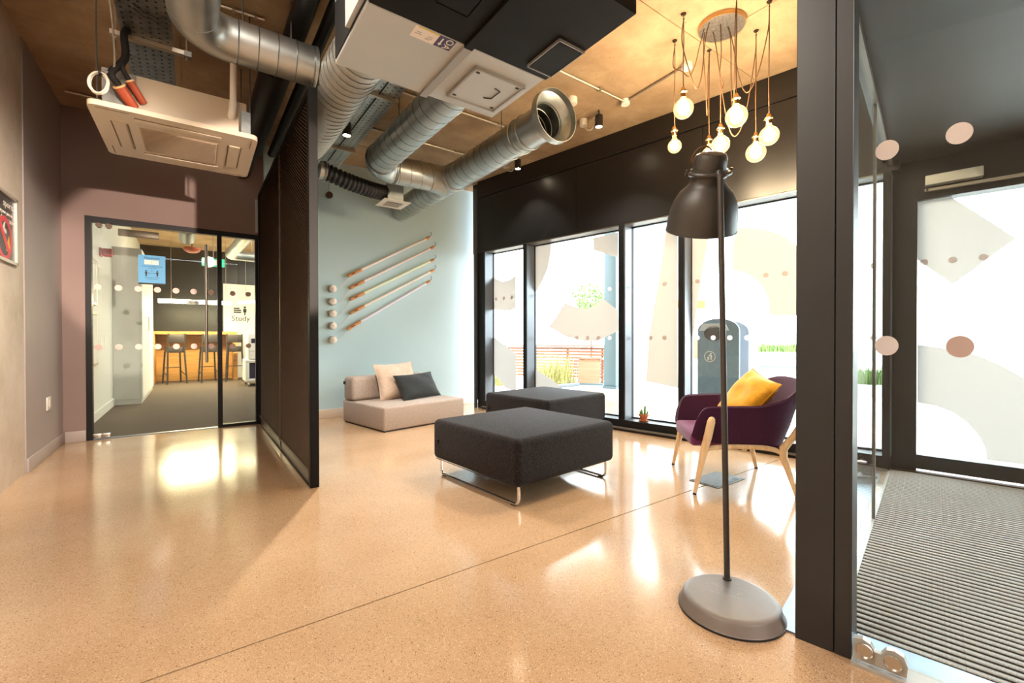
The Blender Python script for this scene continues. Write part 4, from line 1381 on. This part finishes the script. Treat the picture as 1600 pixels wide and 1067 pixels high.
# ribbed foil duct beside the screen
ff = thing('flexible_duct', 'pale ribbed flexible duct running from the unit past the screen top', 'duct', (0, 0, 0))
R0 = .172
pts, rad = [], []
n = 84
for i in range(n + 1):
    yy = AY1 + .003 + (6.2 - AY1) * i / n
    pts.append((.955 - .03 * math.sin(i / n * 2), yy, 3.03 + .012 * math.sin(i * .13)))
    rad.append(R0 + (.010 if i % 2 else -.006))
obj('hose', MB().tube(pts, R0, 28, radii=rad), 'foil_flex', ff, smooth=60)
obj('spiral_wire', helix((.95, AY1 + .05, 3.03), (.935, 6.1, 3.03), R0 + .004, .075, .004), 'seam_steel', ff)
obj('collar', MB().cyl((.955, AY1 + .002, 3.03), (.955, AY1 + .05, 3.03), R0 + .01, seg=32), 'galvanised', ff)

# big galvanised bend on the left
bg = thing('galvanised_duct', 'big smooth galvanised bend over the cassette unit', 'duct', (0, 0, 0))
bz, br = 3.12, .135
cx, cy_, er = .02, 3.565, .20
obj('pipe', MB().cyl((cx, 1.2, bz), (cx, cy_ - er, bz), br, seg=36), 'galvanised', bg)
el = [(cx, cy_ - er, bz)] + [(cx + er * (1 - math.cos(a)), cy_ - er + er * math.sin(a), bz) for a in np.linspace(.12, PI / 2, 14)]
eo = obj('elbow', MB().tube(el, br + .003, 40), 'galvanised', bg)
obj('pipe', MB().cyl((cx + er, cy_, bz), (.762, cy_, bz), br, seg=36), 'galvanised', bg)
for k, r_ in enumerate(rings((cx + er, cy_, bz), (cx + er, cy_, bz), br + .005, 1) + rings((cx + er + .045, cy_, bz), (.735, cy_, bz), br + .002, 5)):
    obj('seam', r_, 'seam_steel', bg)
obj('end_collar', MB().cyl((.742, cy_, bz), (.764, cy_, bz), br + .006, seg=36), 'galvanised', bg)
for x in (.30, .60):
    obj('hanger_rod', MB().cyl((x, cy_, bz + br), (x, cy_, CEIL), .005, seg=6), 'seam_steel', bg)

# black insulated pipes
for lab, p0, p1, r in (('thick black insulated pipe above the screen, open end forward', (.535, 3.86, 3.20), (.525, 6.5, 3.20), .095),
                       ('black pipe high under the ceiling above the big bend', (.66, 1.6, 3.44), (.66, 6.4, 3.44), .075),
                       ('slim black pipe high under the ceiling next to the unit', (.84, 2.0, 3.45), (.84, 6.4, 3.45), .045)):
    t = thing('insulated_pipe', lab, 'pipe', p0)
    d_ = Vector(p1) - Vector(p0)
    obj('lagging', MB().cyl((0, 0, 0), d_, r, seg=24), 'black_pipe', t)
    obj('end_band', MB().cyl((0, .0, 0), (0, .03, 0), r + .004, seg=24), 'black_rubber', t)
    for f_ in (.3, .8):
        obj('pipe_hanger', MB().cyl(d_ * f_ + Vector((0, 0, r)), d_ * f_ + Vector((0, 0, CEIL - p0[2])), .005, seg=6), 'seam_steel', t)


# cable trays
def tray(name, label, x0, x1, y0, y1, z, material, nx, group=None, rails=True):
    t = thing(name, label, 'cable tray', ((x0 + x1) / 2, y0, z), group=group)
    W, L_ = x1 - x0, y1 - y0
    ny = int(L_ / .058)
    mb = MB()
    xs = np.linspace(-W / 2, W / 2, nx + 1)
    yy = np.linspace(0, L_, ny + 1)
    for i in range(nx):
        for j in range(ny):
            a, b, c, d = xs[i], xs[i + 1], yy[j], yy[j + 1]
            hx, hy = (b - a) * .15, (d - c) * .13
            mx_, my_ = (a + b) / 2, (c + d) / 2 + ((d - c) * .18 if i % 2 else -(d - c) * .18)
            o = [mb.bm.verts.new(p) for p in ((a, c, 0), (b, c, 0), (b, d, 0), (a, d, 0))]
            q = [mb.bm.verts.new(p) for p in ((mx_ - hx, my_ - hy, 0), (mx_ + hx, my_ - hy, 0), (mx_ + hx, my_ + hy, 0), (mx_ - hx, my_ + hy, 0))]
            for k in range(4):
                mb.bm.faces.new((o[k], o[(k + 1) % 4], q[(k + 1) % 4], q[k]))
    bmesh.ops.remove_doubles(mb.bm, verts=mb.bm.verts[:], dist=.0005)
    me_ = mb.mesh('tray_bed', 0)
    o = obj('tray_bed', me_, material, t)
    md = o.modifiers.new('gauge', 'SOLIDIFY')
    md.thickness = .002
    obj('dark_backing', B(-W / 2 + .012, W / 2 - .012, 0.01, L_ - .01, .010, .030), 'black_foam', t)  # black slab added above the bed so its perforations look dark
    for sx in (-W / 2, W / 2):
        obj('side_rail', B(sx - .004, sx + .004, 0, L_, -.004, .05), material, t)
    return t


tl = tray('cable_tray', 'dark perforated cable tray over the cassette unit', -.375, -.10, 1.6, 4.66, 3.20, 'galvanised_dark', 6)
obj('strut_channel', B(-.20, .25, 2.43, 2.47, -.034, -.004), 'strut_steel', tl)
for x in (-.17, .22):
    obj('hanger_rod', MB().cyl((x, 2.45, -.06), (x, 2.45, CEIL - 3.20), .006, seg=6), 'strut_steel', tl)
obj('strut_end', B(.205, .25, 2.425, 2.475, -.04, -.002), 'rail_grey', tl)
for yy in (2.05, 2.1):
    obj('cable_tie', MB().tube([(-.05, yy, -.004), (.0, yy + .03, -.02), (.07, yy + .05, -.016), (.11, yy + .04, -.004)], .004, 6), 'black_rubber', tl)
tr_ = tray('cable_tray', 'galvanised cable tray between the ribbed and the spiral duct', 1.235, 1.485, 2.9, 6.40, 3.22, 'galvanised', 5)
obj('stiffening_rib', B(-.034, -.026, 0, 3.5, -.012, -.002), 'dark_gasket', tr_)
for yy in (.9, 2.2):
    obj('strut_channel', B(-.20, .145, yy, yy + .03, -.034, -.004), 'strut_steel', tr_)
    for x in (-.18, .138):
        obj('hanger_rod', MB().cyl((x, yy + .015, -.034), (x, yy + .015, CEIL - 3.22), .005, seg=6), 'seam_steel', tr_)
obj('loose_cable', MB().tube(spline([(-.1, 2.9, .0), (-.05, 2.6, -.05), (.05, 2.5, -.07), (.08, 2.65, -.04), (.0, 2.8, -.03)], 6), .006, 6), 'cable_white', tr_)

# cassette air conditioner
ka = thing('cassette_air_conditioner', 'beige ceiling cassette air conditioner hanging above the glass door', 'air conditioner', (-.055, 4.345, 2.60), -.01)
obj('housing', B(-.41, .41, -.41, .41, .03, .285, bev=.01), 'cassette_white', ka)
mb = MB().box(-.478, .478, -.478, .478, 0, .034)
ve_ = [e for e in mb.bm.edges if abs(e.verts[0].co.z - e.verts[1].co.z) > .02]
bmesh.ops.bevel(mb.bm, geom=ve_, offset=.05, segments=5, affect='EDGES', profile=.5)
fa_ = obj('fascia', mb, 'cassette_white', ka)
gr = obj('grille', B(-.235, .235, -.235, .235, -.006, .001, bev=.003, seg=1), 'grille_beige', ka)
sl_me = B(-.225, .225, -.0028, .0028, -.0095, -.005).mesh('grille_slat', 0)
for k in range(26):
    obj('grille_slat', sl_me, 'grille_beige', gr, loc=(0, -.22 + k * .0176, 0))
for k in range(4):
    R_ = Matrix.Rotation(k * PI / 2, 4, 'Z')
    va = obj('air_vane', B(-.25, .25, -.375, -.305, -.007, .001, bev=.003, seg=1, mx=R_), 'cassette_white', ka)
    obj('vane_slot', B(-.25, .25, -.300, -.294, -.003, .0005, mx=R_), 'slot_dark', va)
    obj('vane_slot', B(-.25, .25, -.386, -.380, -.003, .0005, mx=R_), 'slot_dark', va)
    obj('corner_cover', B(-.44, -.27, -.44, -.435, -.002, .0005, mx=R_), 'slot_dark', ka)
for x, y in ((-.44, -.42), (.44, -.42), (.44, .42), (-.44, .42)):
    obj('hanger_rod', MB().cyl((x * .98, y * .98, .03), (x * .98, y * .98, CEIL - 2.60), .005, seg=6), 'seam_steel', ka)
obj('shade_panel', B(-.405, -.235, -.424, -.411, .04, .275), 'rail_grey', ka)  # grey slab standing in for shade on the housing's left end
obj('side_bracket', B(.37, .43, -.46, -.41, .04, .20), 'galvanised_dark', ka)
# pipes and cables of the cassette
for lab, p, e, r in (('larger open copper coloured sleeve with black pipe at the cassette', (-.372, 3.855, 2.745), (-.305, 3.925, 2.655), .034), ('smaller open copper coloured sleeve with black pipe at the cassette', (-.322, 3.875, 2.805), (-.255, 3.93, 2.70), .024)):
    t = thing('pipe_sleeve', lab, 'pipe', (0, 0, 0), group='copper coloured pipe sleeves')
    p, e = Vector(p), Vector(e)
    u = (e - p).normalized()
    obj('sleeve', MB().cyl(p, e, r, r * .95, seg=20), 'copper_sleeve', t)
    obj('sleeve_lip', MB().tube([p - u * .006, p + u * .004], r, 20, radii=[r + .003, r + .003]), 'sleeve_lip', t)
    obj('black_pipe', MB().tube(spline([tuple(p + u * .05), tuple(p - u * .012), tuple(p - u * .05 + Vector((-.01, 0, .03))), (-.345 if r < .035 else -.39, 3.88, 2.95), (-.35 if r < .035 else -.39, 3.90, 3.12), (-.33, 4.1, 3.26)], 6), r * .62, 12), 'black_foam', t)
co = thing('coiled_cable', 'small coil of white cable tied up beside the cassette', 'cable', (-.465, 3.80, 2.71))
coil = []
for i in range(100):
    a = i / 100 * 6 * PI
    coil.append((.058 * math.sin(a) * .8 + .004 * math.sin(i * .3), .012 * math.sin(a * .33) - .02 * math.sin(a), .066 * math.cos(a)))
obj('coil', MB().tube(coil, .0055, 6), 'cable_white', co)
obj('drop', MB().tube(spline([(.0, 0, .066), (.05, .02, .10), (.075, .02, .18), (.06, .0, .5), (.04, -.2, .62)], 6), .006, 6), 'cable_grey', co)
obj('cable_tie', B(.0, .03, -.02, .02, .055, .07), 'black_rubber', co)
dp = thing('condensate_pipe', 'white condensate pipe dropping to the cassette corner', 'pipe', (.262, 3.905, 2.76))
obj('pipe', MB().cyl((0, 0, .06), (.008, .0, .70), .0235, seg=16), 'white_plastic', dp)
obj('elbow', MB().tube(spline([(0, 0, .10), (-.002, 0, .05), (-.008, 0, .01), (-.012, .06, -.005)], 5), .027, 14), 'white_plastic', dp)

# black hose and box diffuser
hs = thing('flexible_hose', 'black corrugated hose in front of the teal wall', 'hose', (0, 0, 0))
cl_ = spline([(1.20, 5.22, 2.955), (1.45, 5.24, 2.90), (1.70, 5.30, 2.88), (1.88, 5.37, 2.89), (1.965, 5.40, 2.90)], 22)
rad = [.085 + (.010 if (i // 2) % 2 else -.004) for i in range(len(cl_))]
obj('corrugated_tube', MB().tube(cl_, .09, 20, radii=rad), 'black_rubber', hs, smooth=70)
obj('steel_spigot', MB().cyl((1.15, 5.22, 2.957), (1.22, 5.22, 2.955), .098, seg=24), 'galvanised', hs)
obj('hose_clamp', MB().cyl((1.19, 5.22, 2.955), (1.215, 5.22, 2.955), .104, seg=24), 'seam_steel', hs)
bd = thing('box_diffuser', 'white square plate diffuser on a galvanised box', 'diffuser', (2.06, 5.41, 2.78))
obj('box', B(-.10, .10, -.10, .10, .022, .22), 'galvanised', bd)
obj('plate', B(-.17, .17, -.17, .17, 0, .012, bev=.003, seg=1), 'white_plastic', bd)
for k in range(5):
    obj('slot', B(-.10, .10, -.085 + k * .04, -.065 + k * .04, -.002, .001), 'slot_dark' if k else 'dark_gasket', bd)
obj('collar', B(-.11, .11, -.11, .11, .012, .03), 'cassette_white', bd)
obj('hanger_rod', MB().cyl((-.08, .0, .22), (-.08, 0, CEIL - 2.78), .004, seg=6), 'seam_steel', bd)

# conduits, junction boxes
conds = [('steel conduit on the ceiling turning a corner beside the pendant', [(1.95, 3.05), (3.60, 3.06), (3.66, 3.02), (3.62, 2.36)], [(3.655, 3.06), (3.62, 2.33)]),
         ('steel conduit on the ceiling crossing behind the grey unit', [(1.5, 4.23), (3.20, 4.24)], []),
         ('steel conduit on the ceiling nearest the teal wall', [(1.5, 5.17), (3.15, 5.19)], []),
         ('steel conduit on the ceiling above the big bend', [(0.162, 3.913), (0.469, 3.893)], []),
         ('steel conduit on the ceiling near the door wall corner', [(-1.0, 6.15), (.3, 6.15)], [])]
for lab, pts, bx in conds:
    o = pts[0]
    t = thing('conduit', lab, 'conduit', (o[0], o[1], CEIL), group='ceiling conduits')
    obj('tube', MB().tube([(x - o[0], y - o[1], -.016) for x, y in pts], .011, 10), 'strut_steel', t)
    a, b = Vector((*pts[0], 0)), Vector((*pts[1], 0))
    for f_ in (.35, .8):
        p = a.lerp(b, f_) - Vector((o[0], o[1], 0))
        obj('saddle', B(p.x - .010, p.x + .010, p.y - .022, p.y + .022, -.030, 0), 'strut_steel', t)
    for x, y in bx:
        obj('junction_box', MB().lathe([(.001, -.05), (.042, -.05), (.046, -.045), (.046, 0), (.001, 0)], 20, Matrix.Translation((x - o[0], y - o[1], 0))), 'white_plastic', t)
for lab, p in (('round white junction box behind the bell mouth', (3.183, 3.355)),):
    t = thing('junction_box', lab, 'junction box', (*p, CEIL))
    obj('body', MB().lathe([(.001, -.06), (.05, -.06), (.055, -.05), (.055, 0), (.001, 0)], 20), 'white_plastic', t)
    obj('lid_screw', MB().cyl((0.02, 0, -.06), (.02, 0, -.063), .006, seg=8), 'frame_silver', t)


# spotlights
def spotlight(label, x, y, ztop, zc, box, power=60):
    t = thing('spotlight', label, 'spotlight', (x, y, ztop), group='black cylinder spotlights')
    c0 = zc - ztop
    obj('can', MB().lathe([(.001, .062), (.04, .062), (.042, .058), (.042, -.062), (.036, -.062), (.034, -.05), (.001, -.05)], 24, Matrix.Translation((0, 0, c0))), 'spot_black', t)
    obj('lens', MB().lathe([(.001, -.052), (.033, -.052), (.033, -.056), (.001, -.056)], 20, Matrix.Translation((0, 0, c0))), 'spot_lens', t)
    obj('stem', MB().cyl((0, 0, c0 + .06), (0, 0, 0), .008, seg=8), 'spot_black', t)
    if box:
        bx, by = box[0] - x, box[1] - y
        obj('junction_box', MB().lathe([(.001, -.07), (.042, -.07), (.046, -.06), (.046, 0), (.001, 0)], 18, Matrix.Translation((bx, by, 0))), 'white_plastic', t)
        obj('cable_loop', MB().tube(spline([(bx, by, -.05), (bx * .8, by * .8, -.13), (bx * .45, by * .45, -.16), (bx * .25, by * .25, -.10), (bx * .4, by * .4, -.05), (0, 0, -.02)], 6), .007, 6), 'cable_white', t)
    light('spotlight_beam', 'SPOT', (x, y, zc - .07), power, (1, .92, .82), size=.03, spot=math.radians(96), blend=.6)
    return t


sp1, sp1b = (3.585, 3.36), (3.603, 3.61)
sp2, sp2b = (3.582, 4.829), (3.598, 5.122)
sp3 = (1.217, 4.384)
spotlight('black spotlight right of the bell mouth, nearest the pendant', *sp1, CEIL, 3.44, sp1b)
spotlight('black spotlight under the ceiling by the black fascia, left of the bell mouth', *sp2, CEIL, 3.44, sp2b, 25)
spotlight('black spotlight under the cable tray beside the ribbed duct', *sp3, 3.216, 3.10, None, 150)

# ------------------------------------------------------------------ outside
struct('ground', 'pale paving outside the windows', fpoly([(-30, -.2), (60, -.2), (60, -.02), (-30, -.02)], 5.02, 60), 'paving', rotz=FA)


def leaves(n, c, rad, size, seed):
    r = random.Random(seed)
    mb = MB()
    c = Vector(c)
    for _ in range(n):
        d = Vector((r.gauss(0, 1), r.gauss(0, 1), r.gauss(0, 1))).normalized()
        p = c + Vector((d.x * rad[0], d.y * rad[1], d.z * rad[2])) * r.uniform(.25, 1) ** .6
        a = Vector((r.gauss(0, 1), r.gauss(0, 1), r.gauss(0, 1))).normalized()
        b = a.cross(Vector((r.gauss(0, 1), r.gauss(0, 1), r.gauss(0, 1)))).normalized()
        s = size * r.uniform(.6, 1.2)
        mb.quad(p - a * s, p - b * s * .45, p + a * s, p + b * s * .45)
    return mb


def blades(n, x0, x1, y0, y1, z, h, seed, w=.012):
    r = random.Random(seed)
    mb = MB()
    for _ in range(n):
        x, y = r.uniform(x0, x1), r.uniform(y0, y1)
        a = r.uniform(0, 6.28)
        hh = h * r.uniform(.5, 1)
        l = Vector((r.uniform(-.3, .3) * hh, r.uniform(-.3, .3) * hh, hh))
        n_ = Vector((math.cos(a), math.sin(a), 0)) * w
        p = Vector((x, y, z))
        mb.quad(p - n_, p + n_, p + l * .6 + n_ * .8, p + l * .6 - n_ * .8)
        mb.bm.faces.new([mb.bm.verts.new(q) for q in (p + l * .6 - n_ * .8, p + l * .6 + n_ * .8, p + l)])
    return mb


# litter bin (local x points away from the building, y along the facade)
bd_ = [(2.462, 0.444), (1.906, 0.484), (1.827, 0.49), (2.277, 0.836), (2.278, 1.197)]
bc_ = (bd_[0][0] + bd_[1][0]) / 2
bw = abs(bd_[0][0] - bd_[1][0]) / 2
bn = thing('litter_bin', 'tall navy litter bin standing outside the window', 'bin', fpt(6.46, bc_, -.02), FA)
arc = [(bw * math.cos(a), 1.22 + .17 * math.sin(a)) for a in np.linspace(0, PI, 17)]
fp = [(-bw, 0.02)] + [(-y, z) for y, z in arc][0:] + [(bw, .02)]
body = [(bw, .02)] + arc + [(-bw, .02)]
mb = MB().prism(body, 0, .04, frame((.04, 0, 0), (0, 1, 0), (0, 0, 1)))
obj('front_panel', mb, 'bin_navy', bn, smooth=0)
mb = MB().prism([(y * .98, z * .985) for y, z in body], 0, .46, frame((.50, 0, 0), (0, 1, 0), (0, 0, 1)))
obj('housing', mb, 'bin_pale', bn, smooth=0)
mouth = [(.13 * math.cos(a), 1.16 + .10 * math.sin(a)) for a in np.linspace(0, 2 * PI, 18, endpoint=False)]
obj('mouth', MB().prism(mouth, 0, .004, frame((-.001, bd_[4][0] - bc_ - .05, .02), (0, 1, 0), (0, 0, 1))), 'dark_gasket', bn, smooth=0)
obj('rain_hood', MB().prism([(-.2, 1.20), (.2, 1.20), (.15, 1.30), (-.15, 1.30)], 0, .05, frame((-.001, bd_[4][0] - bc_ - .05, .02), (0, 1, 0), (0, 0, 1))), 'bin_pale', bn, smooth=0)
sy, sz = bd_[3][0] - bc_, bd_[3][1] + .02
SF = frame((-.0005, sy, sz), (0, -1, 0), (0, 0, 1))
obj('litter_symbol', MB().lathe([(.068, 0), (.077, 0), (.077, .002), (.068, .002)], 32, SF).lathe([(0, .001), (.013, .001)], 12, SF @ Matrix.Translation((.014, .042, 0))).prism([(-.004, .026), (.03, .026), (.034, -.005), (.026, -.05), (.012, -.05), (.010, -.01)], 0, .002, SF).prism([(-.034, -.006), (-.006, -.006), (-.010, -.048), (-.030, -.048)], 0, .002, SF).prism([(-.004, .026), (-.022, .008), (-.016, .003), (.004, .014)], 0, .002, SF), 'ext_white', bn, smooth=0)
obj('plinth', B(.0, .5, -bw + .02, bw - .02, 0, .03), 'dark_gasket', bn)

cp = (7.612, 6.708, 0.081)
co_ = thing('concrete_column', 'blue grey column standing outside the wide window', 'column', (cp[0], cp[1], -.02), FA)
obj('shaft', B(-.15, .15, -.15, .15, .06, 5.2, bev=.01), 'ext_column', co_)
obj('base', B(-.17, .17, -.17, .17, 0, .06), 'ext_column', co_)


def span(name, label, cat, p0, p1, group=None):
    """a thing that runs from p0 to p1 on the ground; local x along it"""
    d = Vector((p1[0] - p0[0], p1[1] - p0[1], 0))
    t = thing(name, label, cat, (p0[0], p0[1], -.02), math.atan2(d.y, d.x), group)
    return t, d.length


w0, w1 = (6.791, 11.368, 0.114), (8.812, 7.94, 0.24)
tw, L_ = span('slatted_fence', 'low red brown slatted timber planter wall outside the wide window', 'fence', w0, w1)
for k in range(10):
    obj('slat', B(0, L_, 0, .03, .06 + k * .083, .12 + k * .083), 'timber', tw, smooth=0)
for k in range(5):
    obj('post', B(k * L_ / 4.2, k * L_ / 4.2 + .06, .03, .09, 0, .86), 'timber', tw, smooth=0)
obj('coping', B(-.02, L_ + .02, -.06, .14, .885, .92), 'timber', tw, smooth=0)

b0 = (7.705, 7.503, 0.039)
be = thing('timber_lounger', 'tilted timber lounger bench outside the wide window', 'bench', (b0[0], b0[1], -.02), -YAW - .35)
obj('tilted_panel', B(-.30, .22, -.02, .02, .0, .62, mx=Matrix.Translation((0, 0, .03)) @ Matrix.Rotation(-.25, 4, 'X')), 'timber_light', be)
for k in range(9):
    obj('slat', B(-.30 + k * .066, -.265 + k * .066, .10, .55, .60 - .0 * k, .63), 'timber', be, smooth=0)
for k in range(7):
    obj('slat', B(.24, .30, .04 + .02 * k, .50, .06 + k * .08, .11 + k * .08), 'timber', be, smooth=0)
obj('foot_rail', B(-.32, .32, -.06, .5, 0, .04), 'ext_column', be)

sb = [(7.225, 8.343, 0.155), (6.301, 9.009, 0.09)]
s1 = thing('grass_shrub', 'dry yellow green grasses in front of the slatted planter wall', 'shrub', (sb[0][0], sb[0][1], -.02))
obj('blades', blades(420, -.6, .5, -.35, .35, 0, .75, 4, .010), 'leaf_dry', s1, smooth=0, kind='stuff')
obj('root_ball', MB().ball((0, 0, .02), (.5, .3, .08), u=12, v=6), 'leaf_dry', s1)
s2 = thing('grass_shrub', 'dry low grasses outside the narrow window by the teal wall', 'shrub', (sb[1][0] - .2, sb[1][1] - .1, -.02))
obj('blades', blades(260, -.35, .2, -.35, .35, 0, .55, 6, .010), 'leaf_dry', s2, smooth=0, kind='stuff')
obj('root_ball', MB().ball((0, 0, .02), (.22, .3, .07), u=12, v=6), 'leaf_dry', s2)

tp = (14.596, 14.151, 2.868)
tr = thing('tree', 'young light green tree far outside the wide window', 'tree', (tp[0], tp[1], -.02))
obj('crown', leaves(900, (0, 0, tp[2]), (.95, .95, .72), .10, 11), 'leaf_green', tr, smooth=0, kind='stuff')
obj('trunk', MB().tube([(0, 0, 0), (.03, .02, 1.2), (0, 0, 2.2), (-.05, .05, tp[2] + .3)], .04, 8, radii=[.05, .04, .03, .015]), 'trunk', tr)

h0, h1 = (14.948, 8.449, 0.399), (18.051, 5.473, 0.433)
pn, L_ = span('long_planter', 'long white planter with a low hedge far outside', 'planter', h0, h1)
obj('planter_wall', B(0, L_, 0, .35, .14, .62), 'ext_white', pn)
obj('planter_foot', B(0, L_, .05, .3, 0, .14), 'kerb_grey', pn)
obj('hedge', blades(1500, 0, L_, .02, .33, .6, .42, 12, .02), 'leaf_green', pn, smooth=0, kind='stuff')
g0, g1 = (10.268, 3.192, 0.223), (10.728, 2.368, 0.265)
pn, L_ = span('low_planter', 'low white planter with bright grass beside the entrance', 'planter', g0, g1)
obj('planter_wall', B(0, L_, 0, .4, 0, .22), 'ext_white', pn)
obj('grass', blades(700, 0, L_, .02, .38, .2, .38, 13, .012), 'leaf_green', pn, smooth=0, kind='stuff')
k0, k1 = (6.437, 7.432, 0.061), (7.365, 7.502, 0.118)
kb, L_ = span('kerb_stone', 'grey kerb stone beside the timber lounger', 'kerb', k0, k1)
obj('stone', B(0, L_, 0, .1, 0, .07, bev=.01), 'kerb_grey', kb)

y0_, y1_ = (15.061, 10.098, 0.822), (15.934, 9.469, 0.824)
kk_, L_ = span('market_stall', 'small stall with yellow fascia far behind the litter bin', 'stall', y0_, y1_)
obj('fascia', B(0, L_, 0, .8, 2.25, 2.56), 'ext_yellow', kk_)
for x in (.0, L_ * .52, L_ - .06):
    obj('post', B(x, x + .06, 0, .06, 0, 2.25), 'ext_white', kk_)
obj('side_panel', B(.06, L_ * .45, .05, .1, .2, 2.25), 'timber_light', kk_)
obj('counter', B(L_ * .55, L_ - .1, .05, .5, .3, 1.2), 'timber', kk_)


def building(label, p0, p1, h, rows, cols, wz, wh):
    t, L_ = span('office_building', label, 'building', p0, p1)
    obj('wall', B(0, L_, 0, 4, 0, h), 'ext_white', t, smooth=0)
    for r_ in range(rows):
        for c_ in range(cols):
            x0 = L_ * (c_ + .12) / cols
            x1 = L_ * (c_ + .88) / cols
            z = wz + r_ * wh * 2.1
            fw = obj('window', B(x0, x1, -.06, .02, z, z + wh), 'ext_window', t, smooth=0)
            obj('glazing_bar', B((x0 + x1) / 2 - .05, (x0 + x1) / 2 + .05, -.10, -.06, z, z + wh), 'ext_white', fw, smooth=0)


q0, q1 = (37.86, 9.697, 1.498), (44.859, -2.745, 1.449)
building('white office building seen through the entrance door', q0, q1, 14, 3, 7, 4.2, 1.6)
q0, q1 = (27.226, 22.292, 1.517), (30.442, 19.975, 1.524)
building('white block with tall blue windows beyond the narrow window', q0, q1, 14, 2, 2, 7.6, 2.4)
f0, f1 = (18.907, 2.389, 0.249), (20.442, 0.667, 0.286)
fn, L_ = span('white_fence', 'white slatted fence outside the entrance door', 'fence', f0, f1)
for k in range(6):
    obj('slat', B(0, L_, 0, .03, .2 + k * .12, .27 + k * .12), 'timber_light', fn, smooth=0)
for x in (0.6, 1.5, 2.4):
    obj('post', B(x, x + .09, -.04, .04, 0, 1.05), 'ext_white', fn, smooth=0)
